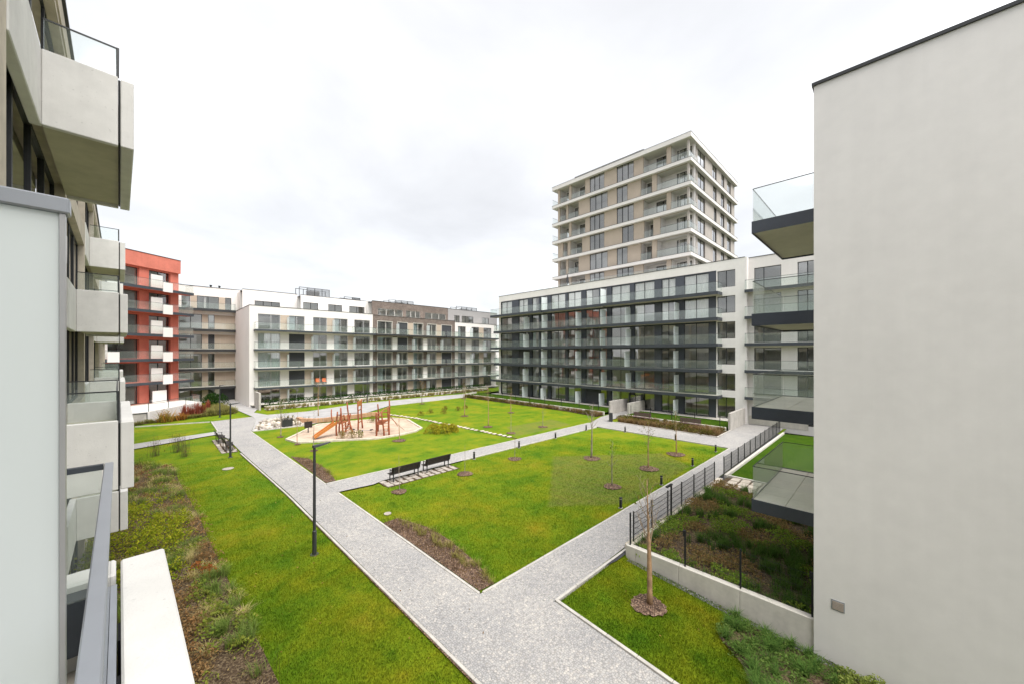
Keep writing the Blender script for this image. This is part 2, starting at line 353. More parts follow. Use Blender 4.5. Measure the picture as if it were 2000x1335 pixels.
def wall(parent, x0, x1, z0, z1, ops, mat, y=0.0, t=0.3, name='wall'):
    """wall sheet in the local x-z plane facing -y, with openings and their reveals"""
    xs = sorted({x0, x1, *[v for o in ops for v in o[:2] if x0 < v < x1]}); zs = sorted({z0, z1, *[v for o in ops for v in o[2:4] if z0 < v < z1]})
    m = MB()
    for i in range(len(xs) - 1):
        for k in range(len(zs) - 1):
            cx, cz = (xs[i] + xs[i + 1]) / 2, (zs[k] + zs[k + 1]) / 2
            if any(o[0] < cx < o[1] and o[2] < cz < o[3] for o in ops): continue
            m.quad((xs[i], y, zs[k]), (xs[i + 1], y, zs[k]), (xs[i + 1], y, zs[k + 1]), (xs[i], y, zs[k + 1]))
    for a, b, c, d in [o[:4] for o in ops]:
        m.quad((a, y, c), (b, y, c), (b, y + t, c), (a, y + t, c)); m.quad((a, y, d), (a, y + t, d), (b, y + t, d), (b, y, d))
        m.quad((a, y, c), (a, y + t, c), (a, y + t, d), (a, y, d)); m.quad((b, y, c), (b, y, d), (b, y + t, d), (b, y + t, c))
    m.quad((x0, y, z1), (x1, y, z1), (x1, y + t, z1), (x0, y + t, z1)); m.quad((x0, y, z0), (x0, y, z1), (x0, y + t, z1), (x0, y + t, z0)); m.quad((x1, y, z0), (x1, y + t, z0), (x1, y + t, z1), (x1, y, z1))
    return m.build(name, mat, parent)

def window(parent, x0, x1, z0, z1, n=2, frame='metal_dark', y=0.14, fw=0.055, dress=None, split=None):
    w_, h_ = x1 - x0, z1 - z0
    cuts = [0] + ([w_ * k / n for k in range(1, n)] if not split else [w_ * s for s in split]) + [w_]
    def mk():
        m = MB()
        for a, b, c, d in ((0, fw, 0, h_), (w_ - fw, w_, 0, h_), (fw, w_ - fw, 0, fw), (fw, w_ - fw, h_ - fw, h_)): m.box(a, b, 0, 0.07, c, d)
        for c_ in cuts[1:-1]: m.box(c_ - fw * 0.7, c_ + fw * 0.7, 0.002, 0.068, fw, h_ - fw)
        return m.mesh('window', frame)
    o = put('window', cached(('w', round(w_, 2), round(h_, 2), n, split, frame, fw), mk), parent, (x0, y, z0))
    for a, b in zip(cuts[:-1], cuts[1:]):
        pw = b - a - 0.03
        put('pane', cached(('p', round(pw, 2), round(h_, 2)), lambda: MB().box(0, pw, 0, 0.012, 0, h_ - 0.05).mesh('pane', 'glass_pane')), o, (a + 0.015, 0.03, 0.025), (random.gauss(0, 0.0035), 0, random.gauss(0, 0.0035)))
    if dress:
        kind, frac = dress
        mt = {'blind': 'blind_dark', 'shade': 'blind_light', 'curtain': 'curtain', 'sheer_or_sky': 'curtain_or_sky_white', 'roller': 'blind_dark'}[kind]
        if kind in ('curtain', 'sheer_or_sky'):
            def cm():
                m = MB(); k = max(8, int(w_ / 0.09)); prev = None
                for i in range(k + 1):
                    p = (w_ * frac * i / k, 0.13 + 0.04 * math.sin(i * 2.1) + 0.015 * math.sin(i * 5.3), 0)
                    if prev: m.quad(prev, p, (p[0], p[1], h_ - 0.03), (prev[0], prev[1], h_ - 0.03))
                    prev = p
                return m.mesh('curtain', mt)
            put('curtain', cached(('c', kind, round(w_, 2), round(h_, 2), frac), cm), o, (0, 0, 0.02))
        elif kind == 'roller':      # external shutter in front of the pane
            put('shutter', boxm(w_ - 0.02, 0.03, (h_ - 0.02) * frac, mt), o, (0.01, -0.06, h_ - 0.01 - (h_ - 0.02) * frac))
        else:
            put('blind', boxm(w_ - 0.1, 0.015, h_ * frac, mt), o, (0.05, 0.11, h_ * (1 - frac) - 0.01))
    return o

def glass_run(parent, p0, p1, z0, z1, seg=1.5, rail='metal_dark', rt=0.03, inset=0.0):
    """glass balustrade along a straight line in the parent's x-y plane: panels and a slim handrail"""
    a = Vector((p0[0], p0[1], 0)); b = Vector((p1[0], p1[1], 0)); Ln = (b - a).length; ang = math.atan2(b.y - a.y, b.x - a.x)
    k = max(1, round(Ln / seg)); sl = Ln / k; d = (b - a) / Ln
    for i in range(k):
        q = a + d * (sl * i + 0.008)
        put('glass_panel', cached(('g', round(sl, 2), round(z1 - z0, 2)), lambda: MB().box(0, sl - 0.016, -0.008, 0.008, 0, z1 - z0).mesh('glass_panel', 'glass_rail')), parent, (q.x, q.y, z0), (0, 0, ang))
    if rail: put('handrail', cached(('r', round(Ln, 2), rail, rt), lambda: MB().box(0, Ln, -rt / 2, rt / 2, 0, rt).mesh('handrail', rail)), parent, (a.x, a.y, z1), (0, 0, ang))

def balcony(parent, x0, x1, z, depth, y=0.0, thick=0.30, fascia='anthracite', soffit='soffit_light', gh=1.02, left=True, right=True, seg=1.6, rail='metal_dark', y_in=0.0):
    b = MB().box(x0 + 0.02, x1 - 0.02, y - depth + 0.02, y - y_in, z - thick + 0.03, z - 0.01).build('balcony', soffit, parent)
    f = MB().box(x0, x1, y - depth, y - depth + 0.019, z - thick, z + 0.03)
    f.box(x0, x0 + 0.019, y - depth + 0.02, y - y_in - 0.003, z - thick, z + 0.03); f.box(x1 - 0.019, x1, y - depth + 0.02, y - y_in - 0.003, z - thick, z + 0.03)
    f.build('fascia', fascia, b)
    if gh:
        yy = y - depth + 0.05
        glass_run(b, (x0 + 0.04, yy), (x1 - 0.04, yy), z + 0.0, z + gh, seg, rail)
        if left: glass_run(b, (x0 + 0.04, yy + 0.02), (x0 + 0.04, y - y_in - 0.02), z, z + gh, 9, rail)
        if right: glass_run(b, (x1 - 0.04, yy + 0.02), (x1 - 0.04, y - y_in - 0.02), z, z + gh, 9, rail)
    return b

def rooms(parent, x0, x1, levels, top, depth, parts, y=0.32):
    """floors, back wall and party walls behind the facade"""
    m = MB()
    for z in levels: m.box(x0 + 0.02, x1 - 0.02, y, depth, z - 0.27, z - 0.02)
    m.box(x0 + 0.02, x1 - 0.02, depth, depth + 0.2, levels[0] - 0.3, top)
    m.box(x0 + 0.02, x0 + 0.2, y, depth - 0.002, levels[0] - 0.02, top - 0.3); m.box(x1 - 0.2, x1 - 0.02, y, depth - 0.002, levels[0] - 0.02, top - 0.3)
    zz = list(levels) + [top - 0.1]
    for a, b in zip(zz[:-1], zz[1:]):
        for p in parts: m.box(p - 0.08, p + 0.08, y, depth - 0.003, a - 0.018, b - 0.275)
    m.box(x0 + 0.01, x1 - 0.01, y - 0.01, depth + 0.25, top - 0.3, top - 0.05)
    return m.build('interior', 'room_wall', parent)

# ------------------------------------------------------------------ plants (numpy blades and leaves)
class Veg:
    def __init__(s): s.P = []; s.F = []; s.C = []; s.n = 0
    def _add(s, P, F, C): s.P.append(P); s.F.append(F + s.n); s.C.append(C); s.n += len(P)
    def blades(s, base, h, lean, wid, c1, c2, curl=0.5, tipc=1.25):
        """base (n,3); h,lean (n,) arrays or scalars; two-segment bent blades"""
        n = len(base); h = np.broadcast_to(h, n); lean = np.broadcast_to(lean, n); ph = rng.random(n) * 6.283
        d = np.stack([np.cos(ph), np.sin(ph), 0 * ph], 1); sd_ = np.stack([-np.sin(ph), np.cos(ph), 0 * ph], 1) * (np.broadcast_to(wid, n)[:, None] * 0.5)
        mid = base + d * (lean * (1 - curl))[:, None] * 0.55 + np.array([0, 0, 1]) * (h * 0.62)[:, None]
        tip = base + d * lean[:, None] + np.array([0, 0, 1]) * (h * (1 - 0.25 * curl))[:, None]
        P = np.stack([base - sd_, base + sd_, mid - sd_ * 0.8, mid + sd_ * 0.8, tip], 1).reshape(-1, 3)
        i = (np.arange(n) * 5)[:, None]
        F = np.concatenate([i + np.array([0, 1, 3]), i + np.array([0, 3, 2]), i + np.array([2, 3, 4])], 0)
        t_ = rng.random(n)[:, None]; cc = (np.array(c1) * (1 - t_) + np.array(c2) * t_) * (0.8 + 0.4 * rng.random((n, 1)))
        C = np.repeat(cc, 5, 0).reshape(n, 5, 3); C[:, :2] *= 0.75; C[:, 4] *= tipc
        s._add(P, F, C.reshape(-1, 3))
    def clump(s, x, y, z, h, n, spread, c1, c2, wid=0.012, r0=0.06, curl=0.5):
        b = np.stack([x + rng.normal(0, r0, n), y + rng.normal(0, r0, n), np.full(n, z - 0.02)], 1)
        s.blades(b, h * (0.55 + 0.5 * rng.random(n)), spread * (0.25 + 0.9 * rng.random(n)), wid, c1, c2, curl)
    def leaves(s, P0, size, c1, c2, droop=0.3):
        n = len(P0); u_ = rng.normal(size=(n, 3)); u_ /= np.linalg.norm(u_, axis=1)[:, None]; v_ = np.cross(u_, rng.normal(size=(n, 3))); v_ /= np.linalg.norm(v_, axis=1)[:, None]
        sz = (np.broadcast_to(size, n) * (0.6 + 0.8 * rng.random(n)))[:, None]
        P = np.stack([P0 - u_ * sz, P0 + v_ * sz * 0.45, P0 + u_ * sz, P0 - v_ * sz * 0.45], 1).reshape(-1, 3)
        i = (np.arange(n) * 4)[:, None]; F = np.concatenate([i + np.array([0, 1, 2]), i + np.array([0, 2, 3])], 0)
        t_ = rng.random(n)[:, None]; cc = (np.array(c1) * (1 - t_) + np.array(c2) * t_) * (0.7 + 0.6 * rng.random((n, 1)))
        s._add(P, F, np.repeat(cc, 4, 0))
    def mound(s, x, y, z, r, h, n, size, c1, c2):
        a = rng.random(n) * 6.283; rr = np.sqrt(rng.random(n)) * r * (0.8 + 0.3 * np.sin(a * 3 + x)); zz = z + h * (1 - (rr / r) ** 2 * 0.8) * rng.random(n) ** 0.45
        s.leaves(np.stack([x + rr * np.cos(a), y + rr * np.sin(a), np.maximum(zz, z + 0.02)], 1), size, c1, c2)
    def stems(s, x, y, z, h, n, spread, c, wid=0.008, r0=0.1):
        b = np.stack([x + rng.normal(0, r0, n), y + rng.normal(0, r0, n), np.full(n, z)], 1)
        s.blades(b, h * (0.6 + 0.4 * rng.random(n)), spread * rng.random(n), wid, c, c, 0.1, 1.0)
    def build(s, name, parent=None, loc=(0, 0, 0), mat='plant'):
        P = np.concatenate(s.P).astype(np.float32); F = np.concatenate(s.F).astype(np.int32); C = np.concatenate(s.C).astype(np.float32)
        me = bpy.data.meshes.new(name); me.vertices.add(len(P)); me.vertices.foreach_set('co', P.ravel())
        me.loops.add(F.size); me.loops.foreach_set('vertex_index', F.ravel()); me.polygons.add(len(F)); me.polygons.foreach_set('loop_start', np.arange(0, F.size, 3, dtype=np.int32))
        me.update(calc_edges=True)
        at = me.attributes.new('tint', 'FLOAT_COLOR', 'POINT'); at.data.foreach_set('color', np.concatenate([np.clip(C, 0, 1), np.ones((len(C), 1), np.float32)], 1).ravel())
        me.materials.append(MAT[mat]); return put(name, me, parent, loc)

def in_poly(P, poly):
    x, y = P[:, 0], P[:, 1]; r = np.zeros(len(P), bool); k = len(poly)
    for i in range(k):
        x1, y1 = poly[i]; x2, y2 = poly[(i + 1) % k]
        if y1 == y2: continue
        c = ((y1 > y) != (y2 > y)) & (x < (x2 - x1) * (y - y1) / (y2 - y1) + x1); r ^= c
    return r
def scatter(poly, n):
    a = np.array(poly); lo, hi = a.min(0), a.max(0); out = np.zeros((0, 2))
    while len(out) < n:
        P = lo + (hi - lo) * rng.random((n * 2 + 50, 2)); out = np.concatenate([out, P[in_poly(P, poly)]])
    return out[:n]
# ------------------------------------------------------------------ ground
def zlow(x, y):      # the corner by the white building dips a little
    if x > 8.5 and y < 7.3: return -0.50 * max(0, min(1, (7.0 - y) / 6.5)) * max(0, min(1, (x - 8.6) / 3.5))
    return 0.0
def sheet(name, poly, z, mat, slope=False, step=0.8, rough=0.0, kind='structure', parent=None):
    bm = bmesh.new(); f = bm.faces.new([bm.verts.new((p[0], p[1], 0)) for p in poly])
    if f.normal.z < 0 or (f.normal_update() or f.normal.z < 0): f.normal_flip()
    if slope or rough:
        a = np.array(poly)
        for ax in (0, 1):
            v = a[:, ax].min() + step
            while v < a[:, ax].max():
                co = [0, 0, 0]; co[ax] = v; no = [0, 0, 0]; no[ax] = 1
                bmesh.ops.bisect_plane(bm, geom=bm.verts[:] + bm.edges[:] + bm.faces[:], plane_co=co, plane_no=no); v += step
    for v in bm.verts:
        v.co.z = z + (zlow(v.co.x, v.co.y) if slope else 0)
        if rough and not v.is_boundary: v.co.z += rough * (mnoise.noise((v.co.x * 0.7, v.co.y * 0.7, 3)) + 0.6 * mnoise.noise((v.co.x * 2.1, v.co.y * 2.1, 9)))
    bmesh.ops.triangulate(bm, faces=bm.faces[:]); bmesh.ops.recalc_face_normals(bm, faces=bm.faces[:])
    me = bpy.data.meshes.new(name); bm.to_mesh(me); bm.free(); me.materials.append(MAT[mat])
    if me.polygons[0].normal.z < 0: me.flip_normals()
    o = put(name, me, parent); 
    if kind: o['kind'] = kind
    return o
g = MB().quad((-700, -700, -0.72), (900, -700, -0.72), (900, 900, -0.72), (-700, 900, -0.72)).build('ground', 'earth'); g['kind'] = 'structure'

BED_W = [(-0.9, -4), (2.3, -4), (2.15, 9.85), (2.02, 13.1), (1.81, 18), (1.66, 23.2), (1.3, 29.6), (1.2, 33.8), (-0.6, 36.6), (-2.6, 37.2), (-2.2, 30), (-1.6, 18), (-1.1, 8)]
LAWN_W = [(2.3, -4), (5.42, -4), (5.42, 9.7), (5.36, 22.9), (5.0, 34.7), (4.2, 36.2), (3.9, 41.5), (4.1, 43.9), (-0.75, 41.9), (-3.2, 40.8), (-2.6, 37.2), (-0.6, 36.6), (1.2, 33.8), (1.3, 29.6), (1.66, 23.2), (1.81, 18), (2.02, 13.1), (2.15, 9.85)]
LAWN_W2 = [(-3.3, 43.6), (-0.77, 44.6), (4.75, 46.2), (4.9, 51.8), (-0.94, 53.9), (-3.5, 54.6)]
LAWN_W3 = [(-1.0, 55.2), (5.02, 53.2), (8.6, 53.8), (7.9, 58.5), (4.9, 58.0), (0, 57.0)]
LAWN_C = [(7.52, 9.12), (33.2, 9.12), (33.15, 21.2), (16, 21.25), (15.0, 20.95), (14.7, 20.1), (9.9, 19.9), (9.3, 20.9), (7.44, 21.1)]
LAWN_P = [(7.4, 22.95), (34.4, 23.1), (38.4, 24.6), (39.4, 30), (39.2, 52.0), (25.2, 51.15), (20, 47), (14.5, 44.5), (12, 43.2), (7.2, 43.6)]
LAWN_K = [(7.85, -6), (12.73, -6), (12.73, 6.9), (13.0, 7.1), (8.95, 7.1), (8.64, 3.5)]
LAWN_M = [(9.9, 57.4), (10.7, 54.0), (14.8, 53.4), (23, 56.4), (41.6, 56.2), (50, 57), (50, 60), (11.1, 60)]
def lawn(name, poly, mat='lawn', slope=False): return sheet(name, poly, 0.0, mat, slope, 1.0, 0.03)
lawn('lawn_west', LAWN_W); lawn('lawn_north_west', LAWN_W2); lawn('lawn_terrace', LAWN_W3); lawn('lawn_centre', LAWN_C); lawn('lawn_playground', LAWN_P); lawn('lawn_corner', LAWN_K, slope=True); lawn('lawn_far', LAWN_M)
PLOT1 = [(14.2, 11.9), (21.4, 17.5), (24.5, 15.6), (28.0, 12.3), (26.2, 9.5), (17.3, 9.3)]
PLOT2 = [(24.2, 24.2), (32.4, 24.0), (33.5, 28), (26.6, 28.2)]
PLOT3 = [(13.8, 26.2), (19.6, 24.3), (18.8, 29.6), (15.6, 30.4)]
PLOT4 = [(22, 33), (30, 33), (31, 39), (24, 40)]
sheet('courtyard_ground', [(-3.5, -4), (7.8, -4), (8.6, 3.5), (8.9, 7.15), (13.0, 7.22), (46.3, 7.4), (46.3, 56), (58, 57), (58, 63.6), (10.2, 63.6), (10.2, 75.6), (2, 75.6), (-4, 60)], -0.035, 'lawn')
def path(name, poly, z, mat='cobble'): return sheet(name, poly, z, mat)
p_main = path('path', [(5.5, -6), (7.75, -6), (8.54, 3.5), (8.85, 7.1), (8.85, 7.2), (8.85, 9.05), (7.45, 9.05), (7.38, 21.1), (7.35, 22.9), (7.15, 43.6), (8.76, 50.6), (8.9, 53.7), (4.95, 53.1), (4.8, 46.1), (4.75, 44.2), (5.05, 41.5), (5.1, 34.7), (5.42, 22.9)], 0.050)
p_cross = path('cross_path', [(8.85, 7.2), (13.3, 7.28), (42.6, 7.55), (45.9, 7.6), (45.9, 11.0), (41, 11.0), (36.6, 10.9), (36.9, 21.2), (37.1, 22.5), (45.9, 22.6), (45.9, 24.6), (41.3, 24.6), (38.6, 24.3), (34.5, 23.05), (33.25, 21.3), (33.28, 9.06), (8.85, 9.05)], 0.054)
p_two = path('bench_path', [(7.36, 21.16), (9.3, 20.96), (9.95, 21.2), (33.25, 21.3), (34.5, 23.05), (7.36, 22.88)], 0.058)
p_far = path('far_path', [(7.2, 43.65), (12, 43.35), (14.5, 44.6), (20, 47.1), (25.2, 51.25), (39.3, 52.1), (44, 52.3), (44, 56.1), (23, 56.3), (14.8, 53.3), (10.6, 53.9), (9.7, 57.4), (10.9, 61.5), (10.0, 75.4), (7.5, 75.4), (8.6, 60), (8.95, 53.7), (8.76, 50.6)], 0.046, 'asphalt')
p_nw = path('garden_path', [(-3.3, 41.0), (-0.75, 42.1), (4.1, 44.1), (4.75, 44.2), (4.8, 46.0), (-0.77, 44.5), (-3.3, 43.4)], 0.044, 'asphalt')

def kerbs(parent, pts, wid=0.09, h=0.13, piece=1.0, z=0.075, mat='kerb', name='kerb_stone'):
    """row of kerb stones along a polyline, one object per stone"""
    for a, b in zip(pts[:-1], pts[1:]):
        d = Vector((b[0] - a[0], b[1] - a[1], 0)); Ln = d.length; k = max(1, round(Ln / piece)); s = Ln / k; ang = math.atan2(d.y, d.x)
        for i in range(k):
            q = Vector((a[0], a[1], 0)) + d * (i / k)
            me = cached(('k', round(s, 1), wid, h, mat), lambda: boxm(round(s, 1) - 0.012, wid, h, mat, 0.008))
            o = put(name, me, parent, (q.x, q.y, z - h + random.uniform(-0.004, 0.004) + zlow(q.x, q.y) * 0), (0, 0, ang + random.uniform(-0.003, 0.003)))
            o.scale.x = (s - 0.012) / (round(s, 1) - 0.012)
kerbs(p_main, [(5.46, -4), (5.44, 9.7), (5.36, 22.9), (5.04, 34.6)])
sheet('kerb_shadow_strip', [(5.33, -4), (5.43, -4), (5.41, 9.7), (5.34, 22.9), (5.03, 34.5), (4.93, 34.5), (5.26, 22.9), (5.31, 9.7)], 0.052, 'mulch')  # dark mulch-coloured strip painting in the shadow gap on the kerb's lawn side
kerbs(p_main, [(8.86, 7.15), (8.55, 3.5), (7.9, -4)], 0.10, 0.2, 1.0, 0.10)
kerbs(p_main, [(7.50, 9.1), (7.42, 21.1)]); kerbs(p_main, [(7.38, 22.95), (7.16, 43.6)])
kerbs(p_main, [(4.95, 53.0), (4.8, 46.1)]); kerbs(p_main, [(4.9, 53.15), (-1, 55.0)])
kerbs(p_cross, [(8.9, 7.13), (13.2, 7.13)]); kerbs(p_cross, [(33.2, 9.08), (7.55, 9.08)]); kerbs(p_cross, [(33.26, 21.2), (33.26, 9.1)])
kerbs(p_cross, [(36.75, 21.2), (36.65, 10.95), (41, 11.0)], 0.1, 0.16, 1.0, 0.12)
kerbs(p_two, [(7.4, 22.94), (34.4, 23.08)]); kerbs(p_two, [(16, 21.24), (33.1, 21.24)])
kerbs(p_far, [(7.3, 43.6), (12, 43.3)]); kerbs(p_far, [(39.2, 52.1), (25.2, 51.2)]); kerbs(p_far, [(10.6, 53.95), (14.8, 53.35), (23, 56.35), (43, 56.15)])

# brown mulch beds, sand pit, gravel strips
BED1 = [(7.56, 9.2), (8.15, 9.16), (8.5, 10.6), (8.75, 12.6), (8.7, 14.2), (8.2, 15.9), (7.5, 15.9)]
BED0 = [(7.44, 23.2), (8.0, 23.2), (8.35, 26), (8.3, 29.4), (7.5, 31.0)]
SAND = [(8.6, 37.3), (8.95, 35.3), (9.7, 34.8), (12.1, 33.4), (14.3, 31.95), (16.5, 31.85), (18.6, 32.3), (19.9, 33.3), (21.3, 38.7), (20.4, 41.0), (16.4, 42.2), (12.9, 42.9), (12.1, 42.0)]
sheet('mulch_bed', BED_W, 0.012, 'soil_bed', False, 0.7, 0.06)
sheet('mulch_bed', BED1, 0.04, 'mulch', False, 0.5, 0.04); sheet('mulch_bed', BED0, 0.04, 'mulch', False, 0.5, 0.04)
sand = sheet('sand_pit', SAND, 0.05, 'sand', False, 0.8, 0.05)
kerbs(sand, SAND + [SAND[0]], 0.22, 0.25, 1.2, 0.14, 'stone_pale', 'rim_stone')
GRAV = [(7.35, 43.75), (11.9, 43.5), (13.4, 45.6), (12.0, 49.5), (9.0, 49.3)]
sheet('gravel_bed', GRAV, 0.062, 'gravel_pale', False, 0.8, 0.05)
GARD = [(13.05, 1.4), (22.6, 1.4), (22.9, 5.0), (23.6, 7.0), (13.05, 6.95)]
sheet('garden_soil', GARD, 0.16, 'soil_bed', False, 0.6, 0.10)
G2 = [(25.2, 1.4), (43.5, 1.4), (42.6, 6.95), (25.0, 6.95)]
sheet('garden_lawn', G2, 0.10, 'lawn_fresh', False, 1.0, 0.02)
p_slot = sheet('garden_step_bed', [(22.6, 1.4), (25.2, 1.4), (25.0, 6.95), (23.6, 6.95), (22.9, 5.0)], 0.13, 'soil_bed', False, 0.6, 0.03)
for i in range(5):
    for k in range(3):
        o = bx('stepping_stone', 0, 0.62, 0, 0.42, 0, 0.09, 'stone_pale', p_slot, 0.015); o.location = (22.95 + k * 0.72 + 0.1 * (i % 2), 6.2 - i * 0.52, 0.12); o.rotation_euler.z = random.uniform(-0.05, 0.05)
kerbs(p_slot, [(25.05, 6.9), (25.05, 1.5)], 0.14, 0.2, 1.0, 0.26, 'concrete_light')
g2k = bpy.data.objects['garden_lawn']; kerbs(g2k, [(25.1, 6.98), (42.6, 6.98)], 0.16, 0.3, 1.0, 0.24, 'concrete_light')
sheet('fence_strip', [(13.0, 6.9), (24.2, 6.95), (42.6, 7.05), (42.6, 7.52), (13.0, 7.24)], 0.03, 'bitumen')
sheet('fence_strip', [(12.2, 7.0), (13.2, 7.0), (13.2, 7.2), (11.6, 7.12)], 0.062, 'bitumen')
kerbs(p_slot, [(13.3, 6.98), (24.4, 6.98)], 0.30, 0.25, 1.2, 0.20, 'stone_pale', 'fence_stone')
sheet('gravel_strip', [(12.35, -6), (12.74, -6), (12.74, 6.8), (12.55, 6.8)], 0.016, 'gravel_dark', True, 0.7)
# raised gardens of the long grey block
sheet('terrace_lawn', [(40.6, 24.9), (44.6, 24.9), (44.6, 53.5), (40.9, 53.5)], 0.32, 'lawn_fresh', False, 1.0, 0.02)
sheet('terrace_lawn', [(40.6, 11.3), (44.6, 11.3), (44.6, 22.2), (40.6, 22.2)], 0.32, 'lawn_fresh', False, 1.0, 0.02)
sheet('terrace_paving', [(44.6, 11.2), (46.3, 11.2), (46.3, 22.3), (44.6, 22.3)], 0.36, 'concrete_light'); sheet('terrace_paving', [(44.6, 24.8), (46.3, 24.8), (46.3, 51), (44.6, 51)], 0.36, 'concrete_light')
BED_B = [(38.7, 24.9), (40.3, 24.9), (40.6, 53.5), (39.4, 52.0), (39.5, 30)]
BED_R = [(36.85, 11.1), (40.3, 11.1), (40.3, 21.9), (38.9, 22.1), (36.95, 21.0)]
sheet('mulch_bed', BED_B, 0.03, 'soil_bed', False, 0.7, 0.05); sheet('mulch_bed', BED_R, 0.07, 'soil_bed', False, 0.7, 0.05)
sheet('terrace_lawn', [(11.6, 60.4), (52, 60.4), (52, 62.2), (11.6, 62.2)], 0.36, 'lawn_fresh', False, 1.0, 0.02)
sheet('terrace_paving', [(10.3, 62.2), (57, 62.2), (57, 63.6), (10.3, 63.6)], 0.40, 'concrete_light')
sheet('gravel_bed', [(11.3, 58.4), (50, 58.6), (50, 60.3), (11.3, 60.3)], 0.06, 'gravel_pale', False, 0.8, 0.06)
sheet('mulch_bed', [(-3, 55.6), (0.2, 56.6), (5.2, 58.2), (8.0, 58.4), (7.4, 68), (5.6, 65), (0, 57.9), (-3, 58.2)], 0.05, 'soil_bed', False, 0.7, 0.05)

# ================================================================== LEFT: concrete building with ribbon parapets
LB = thing('concrete_building', 'pale concrete apartment building on the left with white angled balcony parapets', 'building', (0, 0, 0), R(92.21))
EYE = 7.6
LV = [0, 3, 6, 9, 12]
LTOP = 15.2
pier_x = [6.47 + 6.94 * k for k in range(-2, 7)]
ops = []
for z in LV:
    for a, b in zip(pier_x[:-1], pier_x[1:]): ops.append((a + 0.5, b, z + 0.08, z + 2.48))
wall(LB, pier_x[0], pier_x[-1] + 0.5, -0.7, LTOP, ops, 'concrete_beige', 0.87, 0.38)
for z in LV:
    for j, (a, b) in enumerate(zip(pier_x[:-1], pier_x[1:])):
        if z == 6 and a < 4: continue
        window(LB, a + 0.5, b, z + 0.08, z + 2.48, 4, 'metal_black', 1.02, 0.06)
rooms(LB, pier_x[0], pier_x[-1] + 0.5, LV, LTOP, 5.5, pier_x[1:-1], 1.26)
bx('coping', pier_x[0] - 0.05, pier_x[-1] + 0.55, 0.80, 1.3, LTOP, LTOP + 0.07, 'metal_dark', LB)
bx('floor_band', pier_x[0], pier_x[-1] + 0.5, 0.845, 0.868, 14.62, 15.10, 'concrete_beige', LB)
def ribbon(s0, z, ln=4.14, back=2.66, near=True):
    zt, zb = z + 0.434, z - 0.776
    b = bx('balcony', s0 + 0.10, s0 + ln - 0.10, 0.0, 0.86, zb + 0.07, z - 0.02, 'soffit', LB)
    def sub(*a): o = bx(*a[:-1], None, 0.012); o.parent = b; o.location -= b.location; return o
    if near: sub('side_panel', s0, s0 + 0.10, 0.015, 0.851, zb, zt, 'concrete_white', 0)
    sub('side_panel', s0 + ln - 0.10, s0 + ln, 0.015, 0.84, zb, zt, 'concrete_white', 0)
    sub('front_panel', s0 + 0.0, s0 + ln, -0.18, -0.015, zb - 0.0, zt - 0.03, 'concrete_white', 0)
    sub('joint_bar', s0 + 0.02, s0 + ln - 0.02, -0.014, 0.014, zb + 0.05, zt - 0.04, 'metal_black', 0)
    if near:
        sub('return_panel', s0 - 2.48, s0 + 0.10, 0.853, 0.98, zb, zt, 'concrete_white', 0)
    for p0, p1 in (((0.05, 0.03), (0.05, 0.84)), ((ln - 0.05, 0.03), (ln - 0.05, 0.84)), ((0.05, 0.03), (ln - 0.05, 0.03))):
        glass_run(b, (p0[0] - 0.10, p0[1]), (p1[0] - 0.10, p1[1]), zt - b.location.z, z + 0.93 - b.location.z, 2.0, 'metal_dark', 0.022)
    bx('corner_post', s0 + 0.03, s0 + 0.06, 0.0, 0.03, zt, z + 0.95, 'metal_dark', LB)
for s0 in (9.46, 23.34, 37.2): ribbon(s0, 12)
for s0 in (16.4, 30.3): ribbon(s0, 9); ribbon(s0, 3)
for s0 in (9.46, 23.34, 37.2): ribbon(s0, 6)
# low ground-floor screens on the first bays
bx('garden_wall', 9.4, 9.6, 0.1, 0.86, -0.5, 1.3, 'concrete_white', LB)
bx('garden_wall', 16.3, 16.5, 0.1, 0.86, -0.5, 1.3, 'concrete_white', LB)

# the balcony the picture is taken from
NB = thing('near_balcony', 'nearest balcony edge with thick white concrete ledge and grey metal handrail', 'balcony', (0, 0, 0), R(92.21))
bx('front_ledge', -4.2, 3.06, -0.185, -0.005, 5.22, 6.434, 'concrete_white', NB, 0.008)
bx('side_ledge', 2.90, 3.06, 0.045, 0.86, 5.22, 6.434, 'concrete_white', NB, 0.012)
bx('corner_block', 2.84, 3.05, 0.012, 0.040, 5.22, 6.45, 'concrete_white', NB, 0.01)
bx('floor', -4.2, 2.895, 0.07, 1.26, 5.7, 6.0, 'slab_floor', NB)
bx('base_channel', 2.78, 2.885, 0.08, 0.86, 6.13, 6.40, 'anthracite', NB)
bx('base_channel', -4.2, 2.78, 0.008, 0.030, 5.9, 6.42, 'metal_grey', NB)
bx('base_trim', -4.2, 2.78, 0.034, 0.044, 5.9, 6.44, 'metal_light', NB)
bx('fixing_plate', 1.9, 2.05, -0.004, 0.006, 5.9, 6.38, 'metal_black', NB); bx('fixing_plate', 2.3, 2.45, -0.004, 0.006, 5.9, 6.38, 'metal_black', NB); bx('fixing_plate', 1.45, 1.6, -0.004, 0.006, 5.9, 6.38, 'metal_black', NB)
bx('handrail', -4.2, 2.78, 0.020, 0.052, 7.03, 7.05, 'metal_grey', NB, 0.003)
bx('handrail', 2.755, 2.785, 0.054, 0.86, 7.022, 7.048, 'anthracite', NB)
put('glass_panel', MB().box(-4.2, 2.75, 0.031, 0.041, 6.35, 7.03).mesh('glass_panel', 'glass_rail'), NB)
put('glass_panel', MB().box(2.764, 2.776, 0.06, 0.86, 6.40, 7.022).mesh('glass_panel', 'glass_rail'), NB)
DV = thing('balcony_divider', 'tall frosted glass privacy divider with grey metal cap at the left edge', 'privacy divider', (0, 0, 0), R(92.21))
